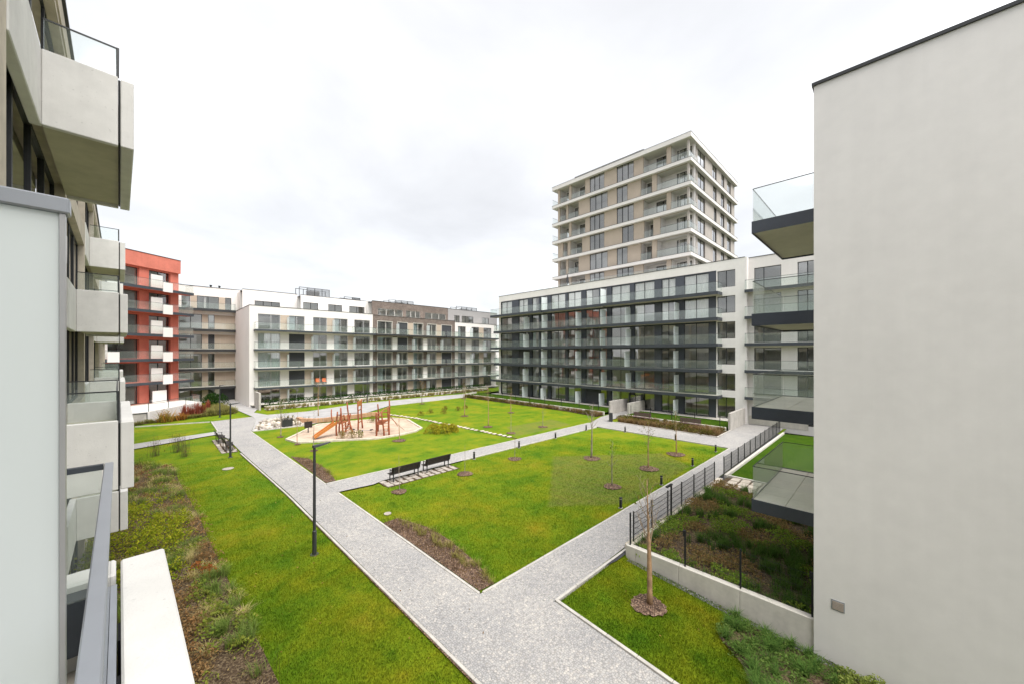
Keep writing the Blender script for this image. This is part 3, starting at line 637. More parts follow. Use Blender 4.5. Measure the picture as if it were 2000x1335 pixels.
put('frosted_pane', MB().box(1.195, 1.211, 0.085, 1.25, 6.02, 7.885).mesh('frosted_pane', 'glass_frosted'), DV)
bx('cap_rail', 1.185, 1.225, 0.070, 1.25, 7.886, 7.918, 'metal_grey', DV, 0.003)
bx('edge_trim', 1.190, 1.216, 0.076, 0.084, 6.02, 7.885, 'metal_light', DV)

# ================================================================== RIGHT: white building
WB = thing('white_building', 'plain white plastered building end wall filling the right edge', 'building', (12.75, 1.45, 0), R(-90))
wall(WB, 0, 16, -1.2, 14.75, [], 'plaster_warm', 0, 0.3)
bx('coping', -0.04, 16, -0.05, 14, 14.75, 14.83, 'metal_dark', WB)
v = bx('vent_grille', 0.36, 0.62, -0.012, 0.0, 0.95, 1.21, 'metal_grey', WB)
for k in range(6): bx('vent_slat', 0.38, 0.60, -0.022, -0.013, 0.975 + k * 0.036, 0.995 + k * 0.036, 'plaster_beige', WB)
WE = thing('balcony_stack', 'column of anthracite edged glass balconies behind the white wall corner', 'balconies', (24, 1.45, 0), R(180))
wops = []
for z in (0.1, 2.95, 5.95, 8.95, 11.95):
    for a in (5.6, 8.0): wops.append((a, a + 1.9, z, z + 2.35))
wall(WE, 0, 10.93, -1.2, 14.75, wops, 'plaster_warm', 0, 0.3, 'end_wall')
for o_ in wops: window(WE, *o_[:4], 2, 'metal_dark')
rooms(WE, 0, 11.0, [0, 2.85, 5.85, 8.85, 11.85], 14.6, 5, [], 0.34)
for k, z in enumerate((2.85, 5.85, 8.85, 11.85)):
    x0, x1 = 24 - 18.9, 24 - 14.04
    b = bx('balcony', x0 + 0.02, x1 - 0.02, -1.71, -0.004, z - 0.30, z - 0.035, 'soffit_light', WE)
    f = MB().box(x0, x1, -1.73, -1.711, z - 0.36, z + 0.03).box(x0, x0 + 0.019, -1.71, -0.004, z - 0.36, z + 0.03).box(x1 - 0.019, x1, -1.71, -0.004, z - 0.36, z + 0.03).build('fascia', 'anthracite_blue', WE)
    f.parent = b; f.location = -b.location
    n_ = 5; tw = (x1 - x0 - 0.06) / n_
    for i in range(n_):
        for j in range(2):
            t_ = bx('floor_tile', x0 + 0.03 + i * tw, x0 + 0.03 + (i + 1) * tw - 0.014, -1.70 + j * 0.85, -1.70 + j * 0.85 + 0.836, z - 0.03, z, 'tile_beige', None); t_.parent = b; t_.location -= b.location
    L0 = -b.location
    for p0, p1 in (((x0 + 0.04, -1.70), (x1 - 0.04, -1.70)), ((x1 - 0.03, -1.68), (x1 - 0.03, -0.02)), ((x0 + 0.03, -1.68), (x0 + 0.03, -0.02))):
        glass_run(b, (p0[0] + L0.x, p0[1] + L0.y), (p1[0] + L0.x, p1[1] + L0.y), z + L0.z + 0.01, z + L0.z + 1.08, 2.4 if p0[0] != p1[0] else 9, 'metal_dark', 0.02)

# ================================================================== LONG GREY BLOCK
GB = thing('terrace_block', 'long anthracite glazed apartment block with stacked balcony decks and white ends', 'building', (46, 50.33, 0), R(-90))
FL = [0.36, 3.0, 5.85, 8.7, 11.55, 14.4]
def by(Y): return 50.33 - Y
segs = [(49.8, 47.0, 2), (45.34, 43.14, 2), (42.2, 40.7, 1), (40.3, 38.84, 1), (38.09, 35.23, 2), (34.74, 32.28, 2), (31.47, 29.2, 2), (29.0, 27.96, 1), (27.23, 24.46, 2), (23.8, 21.08, 2), (20.16, 18.44, 2), (17.41, 14.67, 2)]
ops = []
for k, z in enumerate(FL):
    for a, b, n in segs: ops.append((by(a), by(b), z + 0.06, z + 2.42 if k else z + 2.28))
wall(GB, by(49.8) - 0.05, by(13.85), -0.5, 16.95, ops, 'anthracite_blue', 0, 0.25, 'cladding_wall')
rr = random.Random(3)
for k, z in enumerate(FL):
    for a, b, n in segs:
        dr = rr.random()
        d = ('roller', 0.99) if dr < 0.05 else ('curtain', 0.45) if dr < 0.14 else ('sheer_or_sky', 0.98) if dr < 0.22 else ('sheer_or_sky', 0.4) if dr < 0.30 else ('shade', 0.35) if dr < 0.36 else None
        if k == 5 or (k == 4 and a < 24): d = ('sheer_or_sky', 0.98) if dr < 0.82 else ('sheer_or_sky', 0.5)  # white curtains added to these upper windows in place of bright sky reflections
        window(GB, by(a), by(b), z + 0.06, z + 2.42 if k else z + 2.28, n, 'metal_dark', 0.12, 0.05, d)
rops = [(by(13.75), by(11.95), z + 0.55 if k else z + 0.05, z + 2.42) for k, z in enumerate(FL)]
wall(GB, by(13.85), by(11.05), -0.5, 16.95, rops, 'plaster_warm', -0.06, 0.3, 'wall')
for o_ in rops: window(GB, *o_[:4], 2, 'metal_dark', 0.06)
wall(GB, by(50.33), by(49.8) - 0.05, -0.5, 16.95, [], 'plaster_warm', -0.06, 0.3, 'wall')
wall(GB, by(50.33), by(11.05), 16.95, 17.95, [], 'plaster_warm', -0.065, 0.4, 'parapet')
bx('coping', by(50.33) - 0.04, by(11.05) + 0.02, -0.10, 0.35, 17.95, 18.01, 'metal_dark', GB)
bx('side_wall', -0.02, 0.2, 0.25, 14, -0.5, 17.94, 'plaster_warm', GB)
bx('return_wall', by(11.05), by(11.05) + 0.2, -0.06, 1.6, -0.5, 17.95, 'plaster_white', GB)
rooms(GB, by(50.1), by(11.2), FL, 17.6, 3.2, [by(Y) for Y in (46.2, 42.7, 38.5, 35.0, 31.9, 27.6, 24.1, 20.6, 17.9, 13.9)], 0.27)
for k, z in enumerate(FL[1:]):
    br = [50.9, 38.9, 28.0, 13.2] if k % 2 == 0 else [50.2, 32.2, 13.2]
    dp = [1.72, 1.45, 1.62] if k % 2 == 0 else [1.50, 1.68]
    for j in range(len(br) - 1):
        b = balcony(GB, by(br[j]), by(br[j + 1]) - 0.03, z - 0.02, dp[j], 0, 0.33, 'anthracite', 'soffit_light', 1.05, j == 0, True, 1.55)
        if j: bx('downpipe', by(br[j]) + 0.06, by(br[j]) + 0.20, -1.42, -1.32, z - 0.45, z - 0.36, 'plaster_bright', GB)
for k, z in enumerate(FL):
    for Y in (42.78, 38.79, 32.16, 28.03, 24.32, 18.0):
        if (k == 5 and Y in (42.78, 32.16, 24.32, 18.0)) or (k == 0 and Y == 24.32): continue
        h = 2.05 if k else 1.75
        y0 = -0.1 if k else -0.35
        put('privacy_screen', MB().box(-0.012, 0.012, 0, 1.25 if k else 1.4, 0, h).mesh('privacy_screen', 'glass_frosted') if False else cached(('scr', k == 0), lambda: MB().box(-0.012, 0.012, -1.38, 0, 0, h).mesh('privacy_screen', 'glass_frosted')), GB, (by(Y) + rr.uniform(-0.1, 0.1), y0, z + 0.04))
# right-hand wing of the same block
GW = thing('block_wing', 'bright white wing with recessed windows beside the long grey block', 'building', (46.75, 11.04, 0), R(-90))
def wy(Y): return 11.04 - Y
wo_ = []
for k, z in enumerate(FL):
    if k == 0: wo_.append((wy(6.6), wy(5.2), 0.4, 2.5)); continue
    wo_ += [(wy(10.35), wy(7.95), z + 0.08, z + 2.38), (wy(6.6), wy(4.4), z + 0.08, z + 2.38), (wy(3.4), wy(1.0), z + 0.08, z + 2.38)]
wall(GW, 0, 18, -0.5, 17.95, wo_, 'plaster_bright', 0, 0.3)
for o_ in wo_: window(GW, *o_[:4], 2, 'metal_dark', 0.12, 0.06, None, (0.36,))
bx('coping', 0.0, 18, -0.05, 0.35, 17.95, 18.01, 'metal_dark', GW)
rooms(GW, 0.2, 18, FL, 17.6, 3.4, [wy(7.3), wy(3.9)], 0.32)
for z in FL[1:]: balcony(GW, wy(11.0) + 0.0, 18, z - 0.02, 1.1, 0, 0.28, 'anthracite', 'soffit_light', 1.03, True, False, 2.2)
bx('plinth', 0.21, 5.3, -0.04, -0.003, 0.0, 0.9, 'concrete_light', GW)

def cwall(label, x0, x1, y, h, th=0.22):
    t = thing('concrete_wall', label, 'wall', (x0, y, 0), 0, 'board-marked entrance walls')
    n = 3; wv = (x1 - x0) / n
    for i in range(n): bx('wall_panel', i * wv, (i + 1) * wv - 0.008, -th / 2, th / 2, -0.2, h, 'concrete_grey', t, 0.01)
    return t
cwall('board-marked concrete wall left of the block entrance, behind the dark bin', 41.4, 45.9, 24.75, 1.65)
cwall('shorter concrete wall right of the block entrance', 41.7, 45.9, 22.4, 1.6)
cwall('concrete wall at the far end of the fenced path', 40.8, 46.6, 11.12, 1.76)
bx('gate_panel', 0, 0, 0, 0, 0, 0, 'anthracite', None) if False else None
ED = thing('entrance_box', 'dark framed entrance door between the two concrete walls', 'entrance', (45.9, 24.5, 0), R(-90))
window(ED, 0.2, 1.75, 0.05, 2.2, 2, 'metal_dark', -0.12)
bx('surround', 0.0, 0.2, -0.14, -0.01, 0.0, 2.4, 'anthracite', ED); bx('surround', 1.75, 1.95, -0.14, -0.01, 0, 2.4, 'anthracite', ED)

# ================================================================== TOWER
TW = thing('tower_block', 'tall tan and white tower block with projecting white floor bands', 'tower', (51.6, 41.1, 0), R(-90))
def ty(Y): return 41.1 - Y
TF = [14.76, 17.9, 21.03, 24.2, 27.3, 30.41, 33.58]
TT = 36.9
A_ = dict(win=[(34.5, 31.8), (29.6, 26.8)], log=[(40.7, 38.7), (38.2, 35.4), (25.3, 21.9), (21.3, 18.95)])
B_ = dict(win=[(34.5, 31.2), (29.6, 27.8)], log=[(40.7, 39.3), (38.9, 36.7), (25.7, 24.0), (23.3, 18.95)])
C_ = dict(win=[(34.5, 31.8), (28.7, 26.8)], log=[(40.0, 39.0), (38.4, 36.0), (25.2, 23.8), (22.8, 18.95)])
pats = [C_, A_, A_, B_, C_, A_, B_, A_]
for k, z in enumerate(TF):
    zt = (TF + [TT - 0.1])[k + 1] - 0.48
    pt = pats[k + 1]
    ops = [(ty(a), ty(b), z + 0.05, zt - 0.02) for a, b in pt['win']] + [(ty(a), ty(b), z + 0.0 + 0.001, zt - 0.01) for a, b in pt['log']]
    wall(TW, 0, 22.15, z, zt, ops, 'cladding_tan', 0, 0.25)
    for a, b in pt['win']: window(TW, ty(a), ty(b), z + 0.05, zt - 0.02, 3 if a - b > 2.2 else 2, 'metal_black', 0.06, 0.07)
    for a, b in pt['log']:
        x0, x1 = ty(a), ty(b)
        wl = min(x1 - x0 - 0.2, 2.2)
        lo = wall(TW, x0 - 0.2, x1 + 0.2, z, zt, [(x1 - wl, x1 - 0.15, z + 0.05, zt - 0.25)], 'plaster_white', 1.7, 0.2, 'loggia_wall')
        window(TW, x1 - wl, x1 - 0.15, z + 0.05, zt - 0.25, 2, 'metal_black', 1.76, 0.06)
        bx('loggia_side', x0 - 0.12, x0 - 0.01, 0.26, 1.69, z, zt, 'plaster_white', TW)
        if not (x1 > 22): bx('loggia_side', x1 + 0.01, x1 + 0.12, 0.26, 1.69, z, zt, 'plaster_white', TW)
        glass_run(TW, (x0 + 0.03, -0.1), (x1 - 0.03, -0.1), z + 0.02, z + 1.08, 1.5, 'metal_dark', 0.03)
# right-hand face of the tower, seen edge-on
TR = thing('tower_side', 'narrow right hand face of the tower with dark tall windows', 'tower', (51.6, 18.9, 0), 0)
for k, z in enumerate(TF):
    zt = (TF + [TT - 0.1])[k + 1] - 0.48; s = 0.7 * ((k * 2) % 3 - 1)
    wx = [(3.2, 6.2), (9.6 + s * 0.5, 11.3), (13.3 - s * 0.4, 15.1), (16.5, 19.0 - abs(s) * 0.6)]
    ops = [(a, b, z + 0.05, zt - 0.02) for a, b in wx] + [(0.0 + 0.35, 2.6, z + 0.001, zt - 0.01)]
    wall(TR, 0.0, 20.6, z, zt, ops, 'cladding_taupe', 0, 0.25)
    for a, b in wx: window(TR, a, b, z + 0.05, zt - 0.02, 2, 'metal_black', 0.10, 0.07)
    glass_run(TR, (-0.4, -0.1), (2.6, -0.1), z + 0.02, z + 1.08, 1.5, 'metal_dark', 0.03)
    bx('loggia_wall', 1.72, 2.6, 1.9, 2.0, z, zt, 'plaster_white', TR)
mt_ = Matrix.Translation(TW.location) @ TW.rotation_euler.to_matrix().to_4x4()
for c in [o_ for o_ in bpy.data.objects if o_.parent == TR]:
    mb = Matrix.Translation(TR.location) @ Matrix.Translation(c.location) @ c.rotation_euler.to_matrix().to_4x4()
    c.parent = TW; c.matrix_basis = mt_.inverted() @ mb
bpy.data.objects.remove(TR)
for z0, z1 in [(z - 0.48, z) for z in TF] + [(TT - 0.62, TT)]:
    bx('floor_band', -0.95, 22.65, -0.5, 20.8, z0, z1 - 0.012, 'plaster_bright', TW)
    bx('band_trim', -0.97, 22.67, -0.52, 20.82, z1 - 0.010, z1 + 0.025, 'metal_dark', TW)
bx('core', 1.0, 20.2, 3.2, 19.8, 10, TT - 0.65, 'room_wall', TW)
bx('roof_parapet', 3.2, 15.5, 0.6, 12, TT + 0.03, TT + 0.75, 'plaster_bright', TW)
bx('coping', 3.15, 15.55, 0.55, 12.05, TT + 0.75, TT + 0.80, 'metal_dark', TW)
for k, z in enumerate(TF): glass_run(TW, (-0.85, -0.42), (-0.85, 3.0), z + 0.03, z + 1.08, 1.7, 'metal_dark', 0.03)
# roof terrace railing on the block in front of the tower
RT = thing('roof_railing', 'glass railing along the roof terrace below the tower', 'railing', (46.4, 42, 18.0), R(-90))
glass_run(RT, (0.2, 0.6), (25, 0.6), -0.02, 0.55, 1.8, 'metal_light', 0.03)
PS = thing('parasol', 'folded dark parasol on the roof terrace', 'parasol', (47.6, 36.0, 18.0))
MB().tube([(0, 0, -0.2), (0, 0, 2.3)], 0.03, 8).build('pole', 'metal_light', PS); MB().tube([(0, 0, 0.55), (0, 0, 0.75), (0, 0, 1.7), (0, 0, 2.2)], [0.08, 0.19, 0.10, 0.03], 9).build('canopy', 'blind_dark', PS)

# ================================================================== MIDDLE ROW (three houses in a row)
MF = [0.40, 2.8, 5.55, 8.25, 11.0]
def midhouse(name, label, X0, X1, wins, mat, top, frame, seed, band=None):
    t = thing(name, label, 'building', (X0, 63.45, 0))
    ops = []
    for k, z in enumerate(MF):
        for a, b in wins: ops.append((a - X0, b - X0, z + 0.06, z + 2.28))
    wall(t, 0, X1 - X0, -0.3, top, ops, mat, 0, 0.28)
    bx('coping', -0.03, X1 - X0 + 0.0, -0.05, 0.5, top, top + 0.06, 'metal_dark', t)
    r = random.Random(seed)
    for k, z in enumerate(MF):
        for j, (a, b) in enumerate(wins):
            d = r.random()
            dr = ('curtain', 0.98) if (band == 'white' and j == 0 and k in (1, 2, 3)) else ('roller', 0.98) if d < 0.12 else ('curtain', 0.4) if d < 0.3 else ('shade', 0.4) if d < 0.36 else None
            if band == 'white' and k == 1 and j == 2: dr = None
            window(t, a - X0, b - X0, z + 0.06, z + 2.28, 2, frame, 0.10, 0.07, dr, (0.58,) if b - a > 2.5 else None)
            if frame == 'frame_light':   # pale surround proud of the brick
                m = MB(); x0, x1, z0, z1 = a - X0, b - X0, z + 0.06, z + 2.28
                m.box(x0 - 0.1, x0 - 0.003, -0.05, 0.02, z0, z1 + 0.1).box(x1 + 0.003, x1 + 0.1, -0.05, 0.02, z0, z1 + 0.1).box(x0 - 0.003, x1 + 0.003, -0.05, 0.02, z1 + 0.003, z1 + 0.1); m.build('window_surround', 'frame_light', t)
    for k, z in enumerate(MF):           # flush beige panels between some windows, changing from floor to floor
        gaps = [(wins[j][1] - X0 + (0.12 if frame == 'frame_light' else 0.02), wins[j + 1][0] - X0 - (0.12 if frame == 'frame_light' else 0.02)) for j in range(len(wins) - 1)]
        for j, (a, b) in enumerate(gaps):
            if (j + k) % 2 == (0 if band == 'white' else 1) and b - a > 0.2: bx('facade_panel', a, b, -0.025, -0.002, z + 0.06, z + 2.28, 'plaster_beige' if (band == 'white' or j % 2) else 'plaster_white', t)
            if (j + k) % 2 == 0: put('privacy_screen', cached('ms', lambda: MB().box(-0.01, 0.01, -1.05, 0, 0, 1.9).mesh('privacy_screen', 'glass_frosted')), t, ((a + b) / 2 + 0.3, -0.06, z + 0.05))
    rooms(t, 0, X1 - X0, MF, top, 4.6, [(wins[j][1] + wins[j + 1][0]) / 2 - X0 for j in range(0, len(wins) - 1, 2)], 0.30)
    for k, z in enumerate(MF[1:]):
        cuts = [0.5 if band == 'white' else 0.05] + ([8.2, 12.5] if k % 2 == 0 else [6.2, 14.4]) + [X1 - X0 - 0.02]
        cuts = [c for c in cuts if c < X1 - X0]
        if cuts[-1] < X1 - X0 - 0.05: cuts.append(X1 - X0 - 0.02)
        for j in range(len(cuts) - 1):
            balcony(t, cuts[j], cuts[j + 1] - 0.02, z - 0.02, 1.15 + 0.35 * ((j + k) % 2), 0, 0.24, 'metal_dark' if mat == 'brick_wall' else 'anthracite', 'soffit_light', 0.98, j == 0, True, 1.8)
    return t
W1 = midhouse('corner_house', 'white plastered apartment house at the left of the middle row, with curtained windows', 10.18, 28.05, [(11.2, 13.98), (15.12, 17.25), (18.45, 20.49), (21.58, 23.74), (24.85, 27.53)], 'plaster_bright', 14.42, 'frame_light' if False else 'metal_light', 5, 'white')
bx('side_wall', 0.0, 0.28, 0.30, 12.2, -0.3, 14.40, 'plaster_bright', W1); bx('coping', -0.03, 0.3, 0.51, 12.2, 14.42, 14.48, 'metal_dark', W1)
W2 = midhouse('brick_house', 'brown brick apartment house in the middle of the row with pale window surrounds', 28.08, 45.5, [(28.91, 31.6), (32.7, 34.67), (35.95, 37.93), (39.01, 40.94), (42.26, 44.63)], 'brick_wall', 14.3, 'frame_light', 8)
W3 = midhouse('end_house', 'white apartment house at the right end of the middle row', 45.54, 56.95, [(46.3, 48.32), (49.91, 51.97), (53.3, 55.56)], 'plaster_bright', 14.1, 'metal_dark', 13)
bx('side_wall', 56.95 - 45.54 - 0.28, 56.95 - 45.54, 0.30, 12, -0.3, 14.1, 'plaster_bright', W3)
for i in range(2): # orange cushions on a balcony of the white house
    ch = thing('balcony_chair', 'orange cushioned chair on a first floor balcony, %s of the pair' % ('left' if i == 0 else 'right'), 'chair', (18.95 + i * 0.95, 62.75, 2.82), 0, 'orange chairs on the balcony')
    bx('seat', -0.28, 0.28, -0.28, 0.28, 0.36, 0.46, 'orange_cloth', ch, 0.03); bx('backrest', -0.28, 0.28, 0.2, 0.3, 0.47, 0.95, 'orange_cloth', ch, 0.03)
    for sx in (-0.25, 0.21):
        for sy_ in (-0.25, 0.21): bx('leg', sx, sx + 0.04, sy_, sy_ + 0.04, 0, 0.355, 'metal_black', ch)
def setback(parent, X0, X1, Y, z0, z1, wins, mat, base, frame='metal_dark'):
    wall(parent, X0 - base, X1 - base, z0, z1, [(a - base, b - base, c, d) for a, b, c, d in wins], mat, Y - 63.45, 0.28, 'top_storey_wall')
    for a, b, c, d in wins: window(parent, a - base, b - base, c, d, 3 if b - a > 3 else 2, frame, Y - 63.45 + 0.1, 0.07)
    bx('coping', X0 - base, X1 - base, Y - 63.45 - 0.04, Y - 63.45 + 0.4, z1, z1 + 0.06, 'metal_dark', parent)
    bx('top_storey', X0 - base + 0.02, X1 - base - 0.02, Y - 63.45 + 2.0, Y - 63.45 + 6.5, z0, z1 - 0.05, 'room_wall', parent)
    bx('roof', X0 - base + 0.01, X1 - base - 0.01, Y - 63.45 + 0.29, Y - 63.45 + 1.99, z1 - 0.2, z1 - 0.05, 'roofing', parent)
setback(W1, 18.2, 30.0, 69.0, 13.5, 17.35, [(18.53, 20.88, 14.2, 16.2), (22.5, 24.84, 14.2, 16.2), (26.1, 28.91, 14.2, 16.2)], 'plaster_bright', 10.18)
setback(W1, 10.5, 18.18, 71.0, 13.5, 17.65, [(12.1, 15.6, 14.4, 16.0)], 'plaster_bright', 10.18)
setback(W2, 29.1, 45.5, 66.0, 13.5, 17.15, [(30.12, 35.14, 14.6, 15.9), (35.78, 38.93, 14.6, 15.9), (39.98, 45.0, 14.6, 15.85)], 'brick_wall', 28.08, 'plaster_bright' if False else 'frame_light')
setback(W3, 45.56, 59.6, 66.0, 13.0, 17.1, [(47.2, 48.6, 13.6, 15.8), (49.2, 52.4, 13.6, 15.8), (55.0, 57.0, 13.6, 15.8)], 'plaster_grey', 45.54)
bx('roof_deck', 0.3, 17.8, 0.5, 8, 13.3, 13.5, 'roofing', W1); bx('roof_deck', 0.02, 17.4, 0.5, 2.5, 13.3, 13.5, 'roofing', W2); bx('roof_deck', 0.02, 11.2, 0.5, 2.5, 12.8, 13.0, 'roofing', W3)
def roofcage(label, X, Y, wx_, h, n, z):
    t = thing('roof_screen', label, 'roof screen', (X, Y, z), 0, 'dark plant screens on the roofs')
    for i in range(n + 1):
        for y in (0, 2.2): bx('post', wx_ * i / n - 0.04, wx_ * i / n + 0.04, y - 0.04, y + 0.04, -0.2, h, 'metal_black', t)
    for y in (0, 2.2): bx('rail', -0.04, wx_ + 0.04, y - 0.042, y + 0.042, h + 0.001, h + 0.08, 'metal_black', t)
    for i in range(n):
        if i: 
            m = MB()
            for k in range(7): m.box(wx_ * i / n + 0.06, wx_ * (i + 1) / n - 0.06, -0.02, 0.02, 0.1 + k * h / 7.5, 0.1 + k * h / 7.5 + 0.07)
            m.build('louvre_panel', 'metal_dark', t)
    bx('plant_unit', wx_ * 0.3, wx_ * 0.7, 0.6, 1.7, -0.2, h * 0.75, 'metal_light', t)
    return t
roofcage('largest dark louvred plant screen, on the roof of the white corner house', 18.6, 71.5, 4.9, 1.25, 4, 17.75)
roofcage('low dark plant screen on the roof just left of the brick house', 26.5, 72.5, 3.0, 0.7, 2, 17.55)
roofcage('dark plant screen on the roof of the brick house', 34.2, 70, 5.4, 1.2, 4, 17.1)
roofcage('dark plant screen on the roof of the right end house', 50.6, 70, 6.0, 1.25, 4, 17.1)
for i, X in enumerate((7.2, 8.3)):
    t = thing('roof_vent', 'small black vent pipe on the beige house roof, %s of two' % ('left' if i == 0 else 'right'), 'vent', (X, 77, 18.0), 0, 'roof vents'); MB().tube([(0, 0, -0.2), (0, 0, 0.5)], 0.12, 8).build('pipe', 'metal_black', t); MB().tube([(0, 0, 0.5), (0, 0, 0.62)], 0.2, 8).build('cap', 'metal_black', t)

# beige house set back at the left
BH = thing('beige_house', 'beige and white house set back behind the red one, with dark balcony decks', 'building', (2.6, 75.7, 0))
BF = [0.1, 2.4, 5.3, 8.3, 11.4, 14.55]
bo = []
for k, z in enumerate(BF):
    h = 2.1 if k == 0 else 2.3
    if k == 5: bo += [(1.0, 2.0, z + 0.1, z + 2.05), (2.8, 5.5, z + 0.1, z + 2.05), (6.3, 7.1, z + 0.1, z + 2.05)]
    else: bo += [(0.7, 3.4, z + 0.08, z + h), (4.15, 4.95, z + 0.08, z + h)]
wall(BH, 0, 15.5, -0.3, 18.05, bo, 'plaster_bright', 0, 0.3)
for j, o_ in enumerate(bo): window(BH, *o_[:4], 2 if o_[1] - o_[0] > 1 else 1, 'metal_dark', 0.1, 0.07, ('roller', 0.99) if j == 7 else None)
for k, z in enumerate(BF):
    h = 2.1 if k == 0 else 2.3
    if k == 5: bx('facade_panel', 2.05, 2.78, -0.03, -0.002, z + 0.1, z + 2.05, 'plaster_beige', BH); bx('facade_panel', 5.52, 6.28, -0.03, -0.002, z + 0.1, z + 2.05, 'plaster_beige', BH); continue
    bx('facade_panel', 3.42, 4.13, -0.03, -0.002, z + 0.08, z + h, 'plaster_beige', BH)
    if k: 
        for q in range(4): bx('facade_panel', 4.97 + q * 0.68, 4.97 + q * 0.68 + 0.672, -0.03, -0.002, z + 0.08, z + h, 'plaster_beige', BH)
    else: bx('entrance_door', 5.6, 7.6, -0.03, -0.002, z + 0.02, z + h, 'metal_dark', BH)
rooms(BH, 0, 15.4, BF, 17.9, 3.4, [3.8, 8.0], 0.32)
bx('coping', -0.03, 15.5, -0.05, 0.5, 18.05, 18.11, 'metal_dark', BH)
for k, z in enumerate(BF[1:]): balcony(BH, -0.2, 7.56, z - 0.02, 1.0, 0, 0.36, 'metal_dark', 'soffit_light', 0.98, True, True, 1.9)

# ================================================================== RED HOUSE
RH = thing('red_house', 'brick red plastered house with white balcony boxes and grey decks', 'building', (3.0, 69.5, 0), R(33.9))
RF = [1.17, 4.0, 6.95, 10.1, 13.1, 16.03]
ro = []
for z in RF:
    for a, b in ((-13.4, -10.2), (-8.7, -4.62), (-3.56, -1.02)): ro.append((a, b, z + 0.05, z + 2.42))
wall(RH, -15, 0, -0.3, 20.4, ro, 'plaster_red', 0, 0.5)
bx('side_wall', -0.3, -0.02, 0.5, 9, -0.3, 20.38, 'plaster_red', RH)
bx('fascia_band', -15, 0.02, -0.35, -0.003, 18.62, 20.42, 'plaster_red', RH); bx('coping', -15, 0.05, -0.40, 0.5, 20.42, 20.48, 'metal_dark', RH)
for j, o_ in enumerate(ro): window(RH, *o_[:4], 2, 'metal_dark', 0.36, 0.07, ('curtain', 0.5) if j % 4 == 1 else None)
rooms(RH, -15, -0.05, RF, 20.1, 6, [-9.5, -4.1], 0.55)
for k, z in enumerate(RF[1:]):
    balcony(RH, -15, 0.9, z - 0.02, 1.5, 0, 0.32, 'anthracite', 'plaster_red', 1.02, False, True, 1.9)
    for a in (-9.1, -3.35):
        bx('planter_box', a + 0.35, a + 1.45, -1.62, -1.505, z - 0.38, z + 0.85, 'plaster_bright', RH)
        bx('screen_box', a - 0.55, a + 0.75, -0.9, -0.8, z + 0.03, z + 1.75, 'plaster_bright', RH)
bx('screen_box', -3.8, -2.2, -1.0, -0.9, 1.2, 2.8, 'plaster_bright', RH)
# raised terrace of the red house
TER = [(-7, 57.2), (0.1, 58.0), (5.1, 64.9), (3.3, 69.8), (-8, 62.0)]
o = MB().prism(TER, -0.3, 1.15).build('raised_terrace', 'plaster_bright'); tag(o, 'raised white terrace with sloping retaining wall below the red house', 'retaining wall')
RW = thing('terrace_railing', 'dark post railing on the white terrace of the red house', 'railing', (0, 0, 1.15))
pts = [(-2.0, 57.9), (0.0, 58.1), (1.7, 60.45), (3.4, 62.8), (4.95, 64.9), (4.3, 67.2)]
for p in pts: bx('post', p[0] - 0.03, p[0] + 0.03, p[1] - 0.03, p[1] + 0.03, 0, 1.0, 'metal_dark', RW)
for a, b in zip(pts[:-1], pts[1:]): glass_run(RW, a, b, 0.05, 0.95, 4, 'metal_dark', 0.04)
t = thing('terrace_gate', 'grey framed vent panel in the low terrace wall', 'panel', (-1.35, 57.74, 0), R(6)); bx('panel', 0, 1.2, -0.06, 0, 0.05, 1.0, 'concrete_grey', t); bx('frame', 1.2, 1.27, -0.1, 0, 0.0, 1.1, 'metal_dark', t); bx('frame', 0, 1.199, -0.1, 0, 1.001, 1.08, 'metal_dark', t)

# far buildings glimpsed between the houses
FB = thing('far_house', 'distant white house in the gap between the middle row and the grey block', 'building', (60, 84, 0))
fo = [(a, a + 1.7, z, z + 2.0) for z in (0.8, 3.6, 6.4, 9.2, 12.0) for a in (0.6, 3.2, 6.2, 9.0, 12)]
wall(FB, 0, 22, -0.5, 15, fo, 'plaster_bright', 0, 0.3)
for o_ in fo: window(FB, *o_[:4], 2, 'metal_dark')
rooms(FB, 0, 22, [0.6, 3.4, 6.2, 9.0, 11.8], 14.8, 5, [5.5], 0.32)
for z in (3.5, 6.3, 9.1, 11.9): balcony(FB, 0.2, 15, z, 1.2, 0, 0.25)

# ================================================================== FENCES AND LOW WALLS
def mesh_panel(w_, h_, parent, loc, rz, vs=0.10, hs=0.19, rv=0.0048, rh=0.009):
    def mk():
        m = MB()
        k = int(w_ / vs)
        for i in range(1, k): m.box(w_ * i / k - rv, w_ * i / k + rv, -rv, rv, 0, h_)
        k = int(h_ / hs)
        for i in range(k + 1): m.box(0, w_, -rh - 0.004, -rv - 0.0005, h_ * i / k - rh, h_ * i / k + rh)
        return m.mesh('wire_mesh', 'metal_black')
    o = put('wire_mesh', cached(('fm', round(w_, 2), round(h_, 2), vs, hs), mk), parent, loc, (0, 0, rz)); o['kind'] = 'stuff'; return o
def fence(label, xs, y0, dy, z, h):
    t = thing('wire_fence', label, 'fence', (xs[0], y0, z), 0, 'black wire fences')
    for i, x in enumerate(xs):
        yy = dy * i; bx('post', x - xs[0] - 0.03, x - xs[0] + 0.03, yy - 0.02, yy + 0.02, 0, h, 'metal_black', t)
        if i + 1 < len(xs):
            w_ = math.hypot(xs[i + 1] - x, dy) - 0.06; mesh_panel(w_, h - 0.12, t, (x - xs[0] + 0.03, yy, 0.06), math.atan2(dy, xs[i + 1] - x))
    return t
fence('black wire fence with seven posts along the planted garden', [13.7 + 1.61 * i for i in range(7)], 7.12, 0.002, 0.18, 1.2)
fence('longer black wire fence beside the second garden lawn', [25.1 + 1.59 * i for i in range(12)], 7.14, 0.018, 0.2, 1.15)
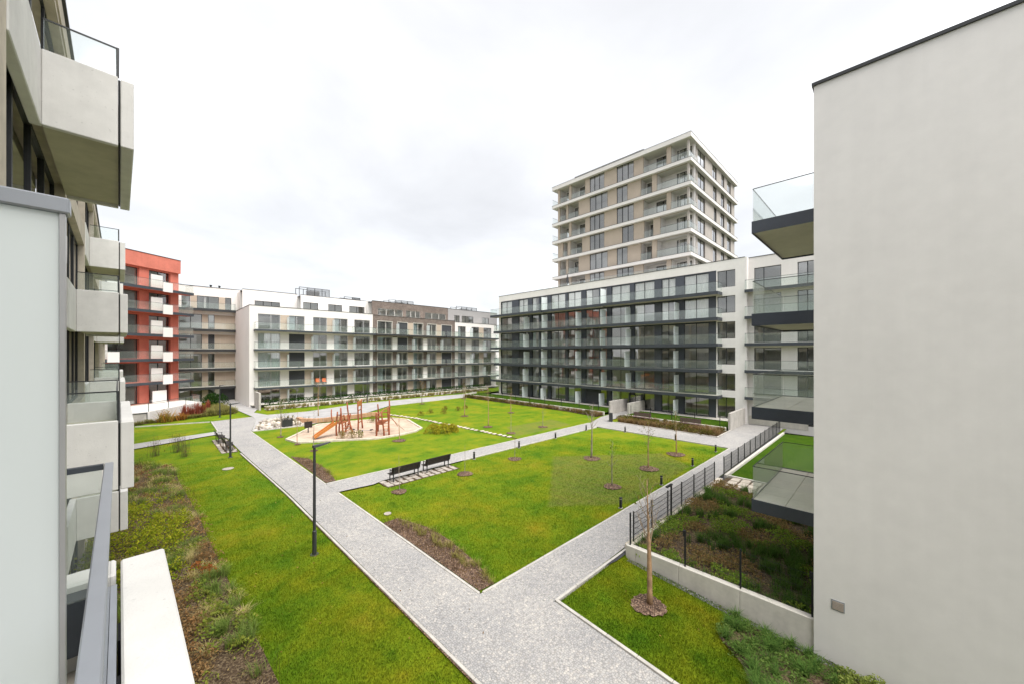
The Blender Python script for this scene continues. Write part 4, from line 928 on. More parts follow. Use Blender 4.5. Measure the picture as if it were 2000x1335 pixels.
LW = thing('low_concrete_wall', 'low smooth concrete retaining wall around the planted garden', 'wall', (12.93, 1.43, 0))
for i, (a, b) in enumerate(((0, 1.78), (1.788, 3.6), (3.608, 5.15), (5.158, 5.55))): bx('wall_panel', -0.12, 0.10, a, b, -0.62, 0.44, 'concrete_light', LW, 0.012)
SF = thing('garden_fence', 'thin dark posts with wires on top of the low concrete wall', 'fence', (12.93, 1.5, 0.44))
for i, y in enumerate((0.0, 1.72, 3.36, 5.35)): 
    bx('post', -0.03, 0.03, y - 0.02, y + 0.02, 0, 1.2, 'metal_black', SF)
    if i in (0, 2): bx('post_cap', -0.05, 0.05, y + 0.021, y + 0.06, 1.02, 1.2, 'metal_black', SF)
for a, b in ((0, 1.72), (1.72, 3.36), (3.36, 5.35)):
    m = MB()
    for k in range(6): m.box(-0.0025, 0.0025, a + 0.02, b - 0.02, 0.08 + k * 0.21, 0.085 + k * 0.21)
    for k in range(1, int((b - a) / 0.12)): m.box(-0.0015, 0.0015, a + k * 0.12, a + k * 0.12 + 0.003, 0.05, 1.15)
    o = m.build('wire_mesh', 'metal_dark', SF); o['kind'] = 'stuff'
def lowwall(label, pts, h, mat='concrete_light', th=0.2, cat='wall'):
    t = thing('garden_wall', label, cat, (pts[0][0], pts[0][1], 0))
    for a, b in zip(pts[:-1], pts[1:]):
        d = Vector((b[0] - a[0], b[1] - a[1], 0)); n = max(1, round(d.length / 3)); s = d.length / n; an = math.atan2(d.y, d.x)
        for i in range(n):
            q = Vector((a[0] - pts[0][0], a[1] - pts[0][1], 0)) + d * (i / n); o = bx('wall_panel', 0, s - 0.01, -th / 2, th / 2, -0.2, h, mat, t, 0.01); o.location = (q.x, q.y, -0.2); o.rotation_euler.z = an
    return t
lowwall('long low pale garden wall in front of the left part of the grey block', [(40.5, 24.9), (40.8, 53.6), (44.5, 55)], 0.42)
lowwall('low pale garden wall behind the two purple benches', [(40.45, 11.3), (40.45, 22.1)], 0.42)
lowwall('low pale edging wall in front of the middle row gardens', [(11.4, 60.35), (52, 60.4)], 0.40)
t = cwall('pale concrete fin beside the white corner house entrance', 0, 3.2, 0, 2.3); t.location = (10.75, 59.6, 0); t.rotation_euler.z = R(90); 
# slim garden fence posts in front of the facades
def postrow(label, pts, h, z=0.4):
    t = thing('garden_posts', label, 'fence', (pts[0][0], pts[0][1], z))
    for p in pts: bx('post', p[0] - pts[0][0] - 0.025, p[0] - pts[0][0] + 0.025, p[1] - pts[0][1] - 0.025, p[1] - pts[0][1] + 0.025, 0, h, 'metal_black', t)
    for a, b in zip(pts[:-1], pts[1:]):
        m = MB(); 
        for k in range(4): m.tube([(a[0] - pts[0][0], a[1] - pts[0][1], 0.1 + k * h / 4), (b[0] - pts[0][0], b[1] - pts[0][1], 0.1 + k * h / 4)], 0.004, 3, False)
        o = m.build('wire_mesh', 'metal_black', t); o['kind'] = 'stuff'
postrow('thin dark fence posts in the garden left of the block entrance', [(40.9 , 26 + 3 * i) for i in range(10)], 1.1)
postrow('thin dark fence posts in the garden behind the purple benches', [(40.9, 12 + 2.4 * i) for i in range(5)], 1.1)
postrow('thin dark fence posts along the hedge of the middle row', [(12 + 3.2 * i, 60.7) for i in range(13)], 1.0)

# ================================================================== LAMPS, BOLLARDS, BENCHES, BINS
def lamp(label, x, y, h, rz, arm=0.62):
    t = thing('street_lamp', label, 'street lamp', (x, y, 0), rz, 'slim dark path lamps')
    MB().tube([(0, 0, 0), (0, 0, 0.9), (0, 0, 0.92), (0, 0, h)], [0.075, 0.075, 0.055, 0.045], 12).build('pole', 'metal_dark', t, smooth=False)
    MB().tube([(0, 0, 0), (0, 0, 0.03)], [0.16, 0.14], 12).build('base_plate', 'metal_dark', t)
    hd = MB(); hd.v = []; 
    for s, wv, th in ((-0.06, 0.06, 0.09), (0.05, 0.085, 0.08), (arm * 0.55, 0.10, 0.05), (arm, 0.06, 0.025)):
        n0 = len(hd.v); z = h + 0.0 + 0.12 * (s + 0.06); hd.v += [(s, -wv, z), (s, wv, z), (s, wv * 0.8, z + th), (s, -wv * 0.8, z + th)]
        if n0:
            for q in range(4): hd.f.append((n0 - 4 + q, n0 - 4 + (q + 1) % 4, n0 + (q + 1) % 4, n0 + q))
    hd.f += [(3, 2, 1, 0), (12, 13, 14, 15)]
    hd.build('lamp_head', 'metal_dark', t)
    MB().box(arm * 0.3, arm * 0.8, -0.05, 0.05, h + 0.045, h + 0.062).build('diffuser', 'plaster_bright', t)
    return t
lamp('nearest slim dark lamp post on the grass beside the main path', 4.49, 15.28, 4.05, R(12))
lamp('slim dark lamp post beside the two left benches', 4.3, 33.97, 3.85, R(12))
lamp('far slim dark lamp post near the red house terrace', 6.1, 56.2, 3.75, R(12))
lamp('far slim dark lamp post behind the playground', 24.4, 57.2, 4.2, R(200))
lp = thing('low_fence_lamp', 'short angled black lamp standing at the wire fence', 'lamp', (17.0, 7.0, 0.18)); bx('post', -0.03, 0.03, -0.03, 0.03, 0, 1.45, 'metal_black', lp); bx('lamp_head', -0.5, 0.05, -0.05, 0.05, 1.451, 1.51, 'metal_black', lp)
BOL = [(16.75, 21.0, 'nearest the two middle benches on the bench path'), (21.36, 21.0, 'second from the benches on the bench path'), (26.07, 21.05, 'third from the benches on the bench path'), (30.93, 21.1, 'at the far end of the bench path'), (33.0, 18.03, 'across the path from the left purple bench'), (33.0, 13.22, 'across the path from the right purple bench'), (31.39, 9.5, 'at the far lawn corner by the long fence'), (26.31, 9.4, 'second from the far lawn corner along the fenced path'), (21.21, 9.3, 'third from the far lawn corner along the fenced path'), (16.59, 9.3, 'nearest the camera on the fenced path')]
for x, y, s in BOL:
    t = thing('bollard_light', 'black bollard light ' + s, 'bollard', (x, y, 0.02), 0, 'black bollard lights')
    bx('body', -0.06, 0.06, -0.05, 0.05, 0.025, 0.44, 'metal_black', t, 0.006); bx('cap', -0.065, 0.065, -0.055, 0.055, 0.47, 0.53, 'metal_black', t, 0.005); bx('light_slot', -0.055, 0.055, -0.045, 0.045, 0.441, 0.469, 'frame_light', t); bx('foot', -0.09, 0.09, -0.08, 0.08, 0, 0.024, 'concrete_grey', t)
def bench(label, x, y, rz, ln=1.95, wood='bench_wood', z=0.05, group='slatted park benches'):
    t = thing('park_bench', label, 'bench', (x, y, z), rz, group)     # faces +y
    for i in range(4): bx('seat_slat', 0, ln, 0.05 + i * 0.115, 0.05 + i * 0.115 + 0.10, 0.43, 0.465, wood, t, 0.006)
    for i in range(4):
        o = bx('back_slat', 0, ln, 0, 0.035, 0, 0.09, wood, t, 0.006); o.location = (0, 0.02 - 0.028 * i, 0.50 + i * 0.098); o.rotation_euler.x = R(14)
    for sx in (0.12, ln - 0.17):
        m = MB().box(sx, sx + 0.05, 0.42, 0.47, 0, 0.40).box(sx, sx + 0.05, 0.0, 0.05, 0, 0.40).box(sx, sx + 0.05, 0.0, 0.47, 0.401, 0.428); m.build('leg_frame', 'metal_dark', t)
        o = bx('back_support', 0, 0.05, 0, 0.03, 0, 0.52, 'metal_dark', t); o.location = (sx, -0.015, 0.40); o.rotation_euler.x = R(15)
        bx('armrest', sx - 0.01, sx + 0.06, -0.02, 0.46, 0.64, 0.67, 'metal_dark', t, 0.005); bx('arm_post', sx + 0.005, sx + 0.045, 0.40, 0.44, 0.466, 0.639, 'metal_dark', t)
    return t
bench('left of the two dark slatted benches on the middle path', 10.15, 20.45, R(2))
bench('right of the two dark slatted benches on the middle path', 12.5, 20.6, R(2))
bench('nearer dark slatted bench on the left of the main path', 4.28, 37.9, R(-90), 1.95)
bench('farther dark slatted bench on the left of the main path', 4.18, 41.3, R(-90), 1.95)
def pads(label, x0, x1, y0, y1, nx, ny, z, size):
    t = thing('stone_pad', label, 'paving', ((x0 + x1) / 2, (y0 + y1) / 2, -0.012)); MB().box((x0 - x1) / 2, (x1 - x0) / 2, (y0 - y1) / 2, (y1 - y0) / 2, -0.05, z - 0.03).build('bedding', 'soil_bed', t)
    for i in range(nx):
        for j in range(ny):
            sx, sy_ = (x1 - x0) / nx, (y1 - y0) / ny
            o = bx('paving_stone', 0, sx * random.choice((0.62, 0.72, 0.84)), 0, sy_ * random.choice((0.7, 0.8, 0.88)), 0, 0.05, 'rock', t, 0.012); o.location = ((x0 - x1) / 2 + i * sx + random.uniform(0.01, 0.06), (y0 - y1) / 2 + j * sy_ + random.uniform(0.01, 0.05), z - 0.04 + random.uniform(-0.006, 0.006)); o.rotation_euler.z = random.uniform(-0.05, 0.05)
pads('rough stone paving under the two middle path benches', 9.7, 14.75, 20.0, 21.1, 11, 3, 0.06, 0.4)
pads('rough stone paving under the two left benches', 3.95, 5.0, 35.6, 41.6, 3, 13, 0.05, 0.4)
for s, y in (('left', 18.6), ('right', 13.4)):
    t = thing('purple_bench', '%s purple brown slatted seat on the planted wall by the block' % s, 'bench', (39.3, y, 0.05), 0, 'purple seats')
    for i in range(4): bx('seat_slat', i * 0.13, i * 0.13 + 0.115, 0, 2.1, 0.42, 0.46, 'bench_purple', t, 0.006)
    for i in range(4): bx('back_slat', 0.50, 0.53, 0, 2.1, 0.5 + i * 0.11, 0.5 + i * 0.11 + 0.095, 'bench_purple', t, 0.006)
    for yy in (0.2, 1.8): bx('leg', 0.05, 0.45, yy, yy + 0.08, -0.05, 0.415, 'metal_dark', t); bx('back_support', 0.531, 0.57, yy, yy + 0.06, 0.3, 0.95, 'metal_dark', t)
def bin_(label, x, y, rz, w_=0.5, d_=0.38, h=0.95):
    t = thing('litter_bin', label, 'bin', (x, y, 0.05), rz, 'dark litter bins')
    bx('body', -w_ / 2, w_ / 2, -d_ / 2, d_ / 2, 0.06, h - 0.16, 'metal_dark', t, 0.01); bx('plinth', -w_ / 2 + 0.04, w_ / 2 - 0.04, -d_ / 2 + 0.04, d_ / 2 - 0.04, 0, 0.058, 'metal_black', t)
    for sx in (-w_ / 2, w_ / 2 - 0.03): bx('side_post', sx, sx + 0.03, -d_ / 2 + 0.02, d_ / 2 - 0.02, h - 0.158, h - 0.03, 'metal_dark', t)
    bx('lid', -w_ / 2 - 0.01, w_ / 2 + 0.01, -d_ / 2 - 0.01, d_ / 2 + 0.01, h - 0.028, h, 'metal_dark', t, 0.008); bx('liner', -w_ / 2 + 0.05, w_ / 2 - 0.05, -d_ / 2 + 0.05, d_ / 2 - 0.05, h - 0.20, h - 0.13, 'metal_black', t)
bin_('dark metal litter bin in front of the block entrance walls', 36.9, 21.9, R(35)); bin_('wide dark litter bin beside the pale gravel bed', 10.3, 43.95, 0, 0.95, 0.45, 0.85)
o = MB().tube([(0, 0, 0), (0, 0, 0.02)], 0.32, 20).build('manhole_cover', 'rock', None, (3.75, 30.6, 0.025)); tag(o, 'round grey manhole cover in the left lawn', 'manhole cover')
o = MB().tube([(0, 0, 0), (0, 0, 0.03)], 0.17, 14).build('drain_cover', 'rock', None, (8.1, 16.7, 0.02)); tag(o, 'small pale drain cover in the lawn by the brown bed', 'drain cover')

# stepping-stone line from the playground
st = sheet('stepping_line', [(21.3, 43.3), (22.4, 38.2), (22.95, 31.0), (23.45, 23.4), (23.6, 23.4), (23.15, 31.0), (22.6, 38.2), (21.6, 43.3)], 0.038, 'soil_bed')
pl = [(21.45, 43.3), (22.5, 38.2), (23.05, 31.0), (23.52, 23.5)]
for a, b in zip(pl[:-1], pl[1:]):
    d = Vector((b[0] - a[0], b[1] - a[1])); n = int(d.length / 0.62)
    for i in range(n):
        q = Vector(a) + d * (i / n); o = bx('stepping_stone', 0, 0.42 + random.uniform(-0.06, 0.06), 0, 0.30, 0, 0.07, 'stone_pale', st, 0.02); o.location = (q.x - 0.2 + random.uniform(-0.05, 0.05), q.y, 0.03); o.rotation_euler.z = random.uniform(-0.35, 0.35)

# ================================================================== PLAYGROUND
RU, FU = Vector((0.7145, -0.6997, 0)), Vector((0.6997, 0.7145, 0))
def logpost(parent, base, h, lean=0.0, r=0.085, mat='timber_red', name='post', o0=(0, 0)):
    r *= 0.85
    b = Vector((base[0] - o0[0], base[1] - o0[1], -0.1)); s = random.random() * 9; pts = []
    for i in range(6):
        t_ = i / 5; p = b + Vector((0, 0, (h + 0.1) * t_)) + RU * (lean * t_ + 0.05 * math.sin(s + 4 * t_)) + FU * (0.05 * math.cos(s + 3 * t_)); pts.append(p)
    MB().tube(pts, [r * (1.08 - 0.22 * i / 5) for i in range(6)], 8).build(name, mat, parent, smooth=True); return pts
def beam(parent, a, b, r, mat='timber_red', name='beam'): MB().tube([a, ((a[0] + b[0]) / 2, (a[1] + b[1]) / 2, (a[2] + b[2]) / 2 + 0.01), b], r, 7).build(name, mat, parent)
O = (12.5, 36.0)
T1 = thing('climbing_tower', 'left log climbing frame in the sand pit with the orange slide', 'climbing frame', (O[0], O[1], 0.05))
A = {k: logpost(T1, p, h, l, 0.09, o0=O) for k, p, h, l in (('a', (12.44, 35.84), 2.2, 0.0), ('b', (12.75, 35.35), 2.6, -0.08), ('c', (13.6, 36.85), 1.7, -0.12), ('d', (13.95, 36.1), 1.75, -0.42), ('e', (14.45, 37.95), 2.7, -0.25), ('f', (13.1, 37.0), 1.9, 0.05))}
def at_h(pts, h): 
    for p, q in zip(pts[:-1], pts[1:]):
        if p.z <= h <= q.z: return p + (q - p) * ((h - p.z) / (q.z - p.z))
    return pts[-1]
for q in range(5):
    d0 = at_h(A['b'], 1.15).lerp(at_h(A['d'], 1.15), q / 5); d1 = at_h(A['a'], 1.15).lerp(at_h(A['f'], 1.15), q / 5)
    beam(T1, d0, d1, 0.06, 'timber_orange', 'deck_plank')
for z in (1.5, 1.75): beam(T1, at_h(A['b'], z), at_h(A['c'], z - 0.1), 0.05, 'timber_orange')
for z in (0.35, 0.65, 0.95): beam(T1, at_h(A['b'], z), at_h(A['d'], z), 0.035, 'timber_orange', 'rung')
beam(T1, at_h(A['a'], 1.9), at_h(A['b'], 1.9), 0.05); beam(T1, at_h(A['c'], 1.2), at_h(A['d'], 1.2), 0.06)
sl0 = at_h(A['a'], 1.15) + Vector((-0.1, 0.0, 0)); sl1 = Vector((10.45 - O[0], 35.75 - O[1], 0.12))
dv = (sl1 - sl0); sd_ = Vector((0, 0, 1)).cross(dv).normalized() * 0.24; up = dv.cross(sd_).normalized() * -0.02
if up.z < 0: up = -up
m = MB(); m.v = [tuple(sl0 - sd_), tuple(sl0 + sd_), tuple(sl1 + sd_), tuple(sl1 - sd_)] + [tuple(v_ + up * 2) for v_ in (sl0 - sd_, sl0 + sd_, sl1 + sd_, sl1 - sd_)]
m.f = [(3, 2, 1, 0), (4, 5, 6, 7), (0, 1, 5, 4), (1, 2, 6, 5), (2, 3, 7, 6), (3, 0, 4, 7)]; sl = m.build('slide', 'timber_slide', T1)
for s in (-1, 1):
    q = sd_ * s * 1.03
    m = MB(); m.v = [tuple(sl0 + q - Vector((0, 0, 0.08))), tuple(sl1 + q - Vector((0, 0, 0.06))), tuple(sl1 + q + Vector((0, 0, 0.14))), tuple(sl0 + q + Vector((0, 0, 0.22)))]; q2 = q * 1.16
    m.v += [tuple(sl0 + q2 - Vector((0, 0, 0.08))), tuple(sl1 + q2 - Vector((0, 0, 0.06))), tuple(sl1 + q2 + Vector((0, 0, 0.14))), tuple(sl0 + q2 + Vector((0, 0, 0.22)))]
    m.f = [(0, 1, 2, 3), (7, 6, 5, 4), (0, 4, 5, 1), (1, 5, 6, 2), (2, 6, 7, 3), (3, 7, 4, 0)]; m.build('slide_side', 'timber_slide', sl)
O = (15.0, 37.0)
T2 = thing('log_swing_frame', 'middle pair of tall red logs with an orange board between their tops', 'climbing frame', (O[0], O[1], 0.05))
A = {k: logpost(T2, p, h, l, 0.09, o0=O) for k, p, h, l in (('a', (14.68, 36.7), 2.85, 0.09), ('b', (15.58, 37.71), 2.95, -0.09), ('c', (14.3, 38.6), 1.5, 0.5))}
beam(T2, at_h(A['a'], 1.95), at_h(A['b'], 1.95), 0.05); beam(T2, at_h(A['a'], 0.75), at_h(A['b'], 0.75), 0.05)
m = MB(); p, q = at_h(A['a'], 2.35), at_h(A['b'], 2.35); m.v = [tuple(p), tuple(q), tuple(q + Vector((0, 0, 0.55))), tuple(p + Vector((0, 0, 0.5)))] + [tuple(v_ + Vector((0.03, -0.03, 0))) for v_ in (p, q, q + Vector((0, 0, 0.55)), p + Vector((0, 0, 0.5)))]
m.f = [(0, 1, 2, 3), (7, 6, 5, 4), (0, 4, 5, 1), (1, 5, 6, 2), (2, 6, 7, 3), (3, 7, 4, 0)]; m.build('board', 'timber_slide', T2)
beam(T2, (0.4 - 1.6, 1.9, 1.5), at_h(A['a'], 1.75), 0.03, 'rope', 'rope')
O = (15.6, 33.6)
T3 = thing('roofed_tower', 'right log climbing tower with slanted orange roof and ladder', 'climbing frame', (O[0], O[1], 0.05))
A = {k: logpost(T3, p, h, l, 0.09, o0=O) for k, p, h, l in (('a', (14.96, 33.19), 2.1, 0.12), ('b', (16.0, 35.0), 2.65, -0.03), ('c', (15.53, 32.82), 2.15, -0.12), ('d', (16.9, 34.6), 3.0, 0.03), ('e', (15.98, 32.76), 2.5, 0.0), ('f', (15.4, 34.2), 2.0, 0.1))}
for q in range(6): beam(T3, at_h(A['a'], 1.05).lerp(at_h(A['b'], 1.05), q / 5), at_h(A['c'], 1.05).lerp(at_h(A['d'], 1.05), q / 5), 0.055, 'timber_red', 'deck_plank')
for z in (0.35, 0.6, 0.85, 1.1, 1.35): beam(T3, at_h(A['c'], z), at_h(A['e'], z), 0.025, 'timber_orange', 'rung')
for z in (1.45, 1.8): beam(T3, at_h(A['a'], z), at_h(A['b'], z), 0.045); beam(T3, at_h(A['b'], z), at_h(A['d'], z), 0.045)
ra, rb_, rc, rd = at_h(A['c'], 2.1) + Vector((-0.15, 0.1, -0.02)), at_h(A['e'], 2.45) + Vector((0.1, -0.1, 0.12)), at_h(A['e'], 2.45) + Vector((0.65, 0.75, 0.14)), at_h(A['c'], 2.1) + Vector((0.40, 0.95, 0.0))
for q in range(4):
    t0, t1 = q / 4, (q + 0.93) / 4; P = [ra.lerp(rd, t0), rb_.lerp(rc, t0), rb_.lerp(rc, t1), ra.lerp(rd, t1)]; m = MB(); m.v = [tuple(v_) for v_ in P] + [tuple(v_ + Vector((0, 0, 0.05))) for v_ in P]; m.f = [(3, 2, 1, 0), (4, 5, 6, 7), (0, 1, 5, 4), (1, 2, 6, 5), (2, 3, 7, 6), (3, 0, 4, 7)]; m.build('roof_board', 'timber_orange', T3)
beam(T3, at_h(A['e'], 2.1), (16.75 - O[0], 31.95 - O[1] + 0.5, 0.75), 0.03, 'timber_orange', 'climbing_pole'); beam(T3, at_h(A['e'], 1.8), (17.6 - O[0], 32.8 - O[1], 0.2), 0.02, 'rope', 'rope')
LG = thing('standing_log', 'single reddish log standing behind the left climbing frame', 'log', (14.35, 42.6, 0.05)); logpost(LG, (0, 0), 1.5, -0.13, 0.08)
SW = thing('spring_beam', 'low balance beam with dark seats in the sand', 'seesaw', (14.7, 35.6, 0.05)); beam(SW, (-0.6, 0.7, 0.22), (0.6, -0.7, 0.20), 0.03, 'metal_light'); 
for s in (-1, 1): bx('seat', -0.6 * -s - 0.14, -0.6 * -s + 0.14, 0.7 * -s - 0.14, 0.7 * -s + 0.14, 0.25, 0.31, 'metal_black', SW, 0.02)
MB().tube([(0, 0, -0.05), (0, 0, 0.2)], 0.06, 8).build('spring', 'metal_dark', SW)
surf('timber_tan', (0.56, 0.33, 0.20), 0.12, s1=2.5, s2=14, streak=0.15, bstr=0.3, rough=0.8)
TBn = thing('timber_bench', 'long curved red brown timber bench wall behind the sand pit', 'bench', (12, 44, 0.05))
cp = [(11.8, 46.6), (11.9, 45.2), (12.8, 44.1), (14.1, 43.7), (15.6, 43.9), (17.2, 43.6), (18.8, 43.9), (20.4, 43.4)]
for a, b in zip(cp[:-1], cp[1:]):
    d = Vector((b[0] - a[0], b[1] - a[1], 0)); an = math.atan2(d.y, d.x); n = 4
    for i in range(n):
        q = Vector((a[0] - 12, a[1] - 44, 0)) + d * (i / n); o = bx('plank', 0, d.length / n * 0.94, 0, 0.42, 0, 0.06, 'timber_tan', TBn, 0.008); o.location = (q.x, q.y, 0.40); o.rotation_euler.z = an
        o = bx('front_board', 0, d.length / n * 0.96, 0, 0.05, 0, 0.385, 'timber_tan', TBn, 0.006); o.location = (q.x, q.y, 0.01); o.rotation_euler.z = an
t = thing('play_panel', 'small olive play panel on a post at the left of the sand pit', 'sign', (10.9, 38.9, 0.05)); bx('board', -0.35, 0.35, -0.02, 0.02, 0.5, 1.1, 'bench_wood', t, 0.01); bx('post', -0.04, 0.04, 0.021, 0.09, -0.1, 1.0, 'metal_dark', t)

# ================================================================== TREES
RINGS = []
def sapling(label, x, y, h, r, seed, leaf=None, nl=0, crown=0.45, spread=0.32, bark='bark', ring=0.42, nb=12, z=0.0, tiewrap=False):
    t = thing('young_tree', label, 'tree', (x, y, z), 0, 'young garden trees')
    q = random.Random(seed); pts = []; s = q.random() * 6
    for i in range(9):
        f = i / 8; pts.append(Vector((0.03 * h * 0.3 * math.sin(s + 3 * f), 0.03 * h * 0.3 * math.cos(s * 2 + 2.5 * f), h * f - 0.05)))
    MB().tube(pts, [r * (1.3, 1.0, 0.93, 0.85, 0.66, 0.42, 0.27, 0.16, 0.08)[i] + 0.002 for i in range(9)], 9).build('trunk', bark, t, smooth=True)
    m = MB(); tips = []
    for k in range(nb):
        f = crown + (0.97 - crown) * (k + q.random() * 0.6) / nb; ip = f * 8; p = pts[int(ip)].lerp(pts[min(8, int(ip) + 1)], ip - int(ip))
        a = k * 2.4 + q.random(); ln = h * spread * (1.08 - 0.75 * (f - crown) / (1 - crown)) * (0.7 + 0.5 * q.random()); el = 0.75 + 0.35 * q.random()
        d = Vector((math.cos(a) * math.cos(el), math.sin(a) * math.cos(el), math.sin(el))); br = [p]; rad = r * 0.32 * (1.1 - f)
        for i in range(1, 5): d = (d + Vector((q.uniform(-.16, .16), q.uniform(-.16, .16), 0.10))).normalized(); br.append(br[-1] + d * ln / 4)
        m.tube(br, [max(0.0035, (rad + 0.004) * (1 - 0.2 * i)) for i in range(5)], 4, False); tips.append(br[-1])
        for i in (1, 2, 3, 3):
            dd = (d + Vector((q.uniform(-.9, .9), q.uniform(-.9, .9), q.uniform(-.1, .6)))).normalized(); l2 = ln * q.uniform(0.2, 0.45); e1 = br[i] + dd * l2 * 0.5 + Vector((0, 0, 0.01)); e2 = br[i] + dd * l2 + Vector((0, 0, 0.05 * l2)); m.tube([br[i], e1, e2], [0.0045, 0.0035, 0.0022], 3, False); tips += [e1, e2]
    m.build('crown', 'twig' if bark != 'bark_grey' else 'bark_grey', t)
    if leaf and nl:
        vg = Veg(); T = np.array([tuple(v_) for v_ in tips]); idx = rng.integers(0, len(T), nl); vg.leaves(T[idx] + rng.normal(0, 0.07, (nl, 3)), 0.045, leaf[0], leaf[1]); vg.build('leaves', t)
    if ring:
        ring *= 0.82; RINGS.append((x, y, ring)); n = 34; m = MB(); c0 = len(m.v); m.v.append((0, 0, 0.10))
        for rr_, zz in ((0.6, 0.085), (1.0, 0.045)):
            for i in range(n): a = 6.283 * i / n; e_ = ring * rr_ * (1 + 0.05 * math.sin(i * 2.3 + seed) + 0.06 * math.sin(i * 0.55 + seed * 2) + q.uniform(-0.04, 0.04)); m.v.append((math.cos(a) * e_, math.sin(a) * e_, zz + 0.012 * math.sin(i * 3.7 + seed)))
        for i in range(n): j = (i + 1) % n; m.f.append((0, 1 + i, 1 + j)); m.f.append((1 + i, 1 + n + i, 1 + n + j, 1 + j))
        m.build('mulch_ring', 'mulch', t)
    return t
YL = ((0.20, 0.17, 0.02), (0.11, 0.14, 0.015)); GL = ((0.07, 0.13, 0.02), (0.14, 0.16, 0.03)); RL = ((0.25, 0.10, 0.02), (0.20, 0.15, 0.02))
sapling('nearest bare young tree with tan trunk in the corner lawn', 10.86, 5.17, 3.9, 0.076, 3, YL, 14, 0.42, 0.30, 'bark', 0.62, 13, z=-0.075)
sapling('tallest bare tree at the far edge of the rough turf patch', 22.94, 15.16, 4.0, 0.06, 5, None, 0, 0.5, 0.26, 'bark_grey', 0.75, 16)
sapling('thin tree with yellow green leaves near the far bollards', 28.39, 11.35, 3.3, 0.04, 8, GL, 170, 0.45, 0.3, 'bark', 0.8)
sapling('bare tree with mulch ring inside the right part of the turf patch', 23.58, 11.19, 3.2, 0.04, 9, YL, 90, 0.42, 0.28, 'bark', 0.75)
sapling('short whippy sapling in the middle of the rough turf patch', 18.92, 11.13, 2.7, 0.03, 12, GL, 40, 0.35, 0.2, 'bark_grey', 0.6)
sapling('thin sapling behind the turf patch, beside the bench path', 18.85, 18.98, 2.0, 0.016, 14, None, 0, 0.5, 0.12, 'bark_grey', 0.6, 6)
sapling('thin sapling right of the two middle benches', 14.28, 18.83, 1.9, 0.014, 15, None, 0, 0.6, 0.1, 'bark_grey', 0.6, 5)
sapling('thin sapling standing in front of the left middle bench', 9.85, 18.91, 2.1, 0.016, 16, None, 0, 0.6, 0.1, 'bark_grey', 0.5, 5)
sapling('tall thin tree in the middle of the playground lawn', 25.17, 29.28, 4.4, 0.04, 21, None, 0, 0.55, 0.2, 'bark', 0.6)
sapling('slim bare tree near the far end of the playground lawn', 27.5, 36.3, 3.9, 0.045, 22, YL, 30, 0.45, 0.26, 'bark', 0.6)
sapling('thin sapling at the end of the stepping stones', 24.75, 25.4, 2.8, 0.022, 23, None, 0, 0.5, 0.15, 'bark_grey', 0.55, 7)
sapling('small sapling in the rough patch by the bench path end', 29.19, 25.25, 2.5, 0.025, 24, None, 0, 0.4, 0.2, 'bark_grey', 0.6, 8)
sapling('young tree in the lawn right in front of the sand pit', 15.65, 30.04, 2.6, 0.035, 25, None, 0, 0.6, 0.12, 'bark', 0.7, 6)
sapling('pale stemmed sapling behind the nearest lamp post', 9.23, 31.55, 3.3, 0.03, 26, None, 0, 0.65, 0.1, 'bark_grey', 0.35, 6)
sapling('thin sapling at the left tip of the sand pit', 8.9, 34.75, 2.9, 0.028, 27, None, 0, 0.65, 0.1, 'bark', 0.3, 5)
sapling('leafy green sapling by the pale gravel bed', 8.59, 38.9, 3.4, 0.04, 28, GL, 260, 0.4, 0.3, 'bark_grey', 0.35, 12)
sapling('bare feathery tree on the paving behind the timber bench', 14.78, 48.74, 4.6, 0.05, 29, None, 0, 0.4, 0.28, 'bark', 0.0, 18, z=0.05)
sapling('red leaved young tree by the far path', 29.6, 49.7, 3.4, 0.05, 30, RL, 260, 0.35, 0.35, 'bark_grey', 0.55)
sapling('bare bushy tree by the corner of the grey block garden', 38.2, 50.8, 3.2, 0.045, 31, RL, 120, 0.35, 0.35, 'bark_grey', 0.5)
sapling('slim tree in front of the purple benches', 33.9, 14.4, 4.4, 0.05, 32, GL, 320, 0.5, 0.26, 'bark', 0.0, 12, z=0.05) if False else None
sapling('pale yellow twiggy sapling on the lawn before the block', 33.3, 34.2, 3.2, 0.04, 33, YL, 60, 0.4, 0.28, 'bark', 0.55)

# ================================================================== SHRUBS AND BEDS
def shrub(label, x, y, z, r, h, n, size, c1, c2, stems=14, stemc=(0.12, 0.08, 0.05), group=None, wid=0.01, spiky=0):
    t = thing('shrub', label, 'shrub', (x, y, z), 0, group)
    v = Veg(); v.stems(0, 0, 0, h, stems, r, stemc, wid, r * 0.22)
    if spiky: v.clump(0, 0, 0, h, spiky, r * 1.3, c1, c2, 0.075, r * 0.35, 0.15)
    v.build('stems', t)
    if n: v = Veg(); v.mound(0, 0, 0, r, h, n, size, c1, c2); v.build('foliage', t)
    return t
shrub('bare multi-stem shrub on the left lawn, the fuller one', 1.6, 38.6, 0, 0.75, 1.9, 90, 0.045, (0.15, 0.13, 0.05), (0.16, 0.10, 0.04), 70, (0.15, 0.11, 0.08))
shrub('bare multi-stem shrub on the left lawn, nearest the planted bed', 1.95, 36.4, 0, 0.7, 1.7, 30, 0.045, (0.15, 0.13, 0.05), (0.16, 0.10, 0.04), 60, (0.15, 0.11, 0.08))
shrub('bare multi-stem shrub on the left lawn, close to the balconies', 0.35, 38.2, 0, 0.7, 1.7, 30, 0.045, (0.15, 0.13, 0.05), (0.16, 0.10, 0.04), 60, (0.15, 0.11, 0.08))
shrub('orange and yellow autumn shrub against the terrace wall', 1.3, 56.4, 0.05, 0.8, 1.5, 110, 0.07, (0.42, 0.19, 0.04), (0.32, 0.28, 0.05), 30, spiky=80)
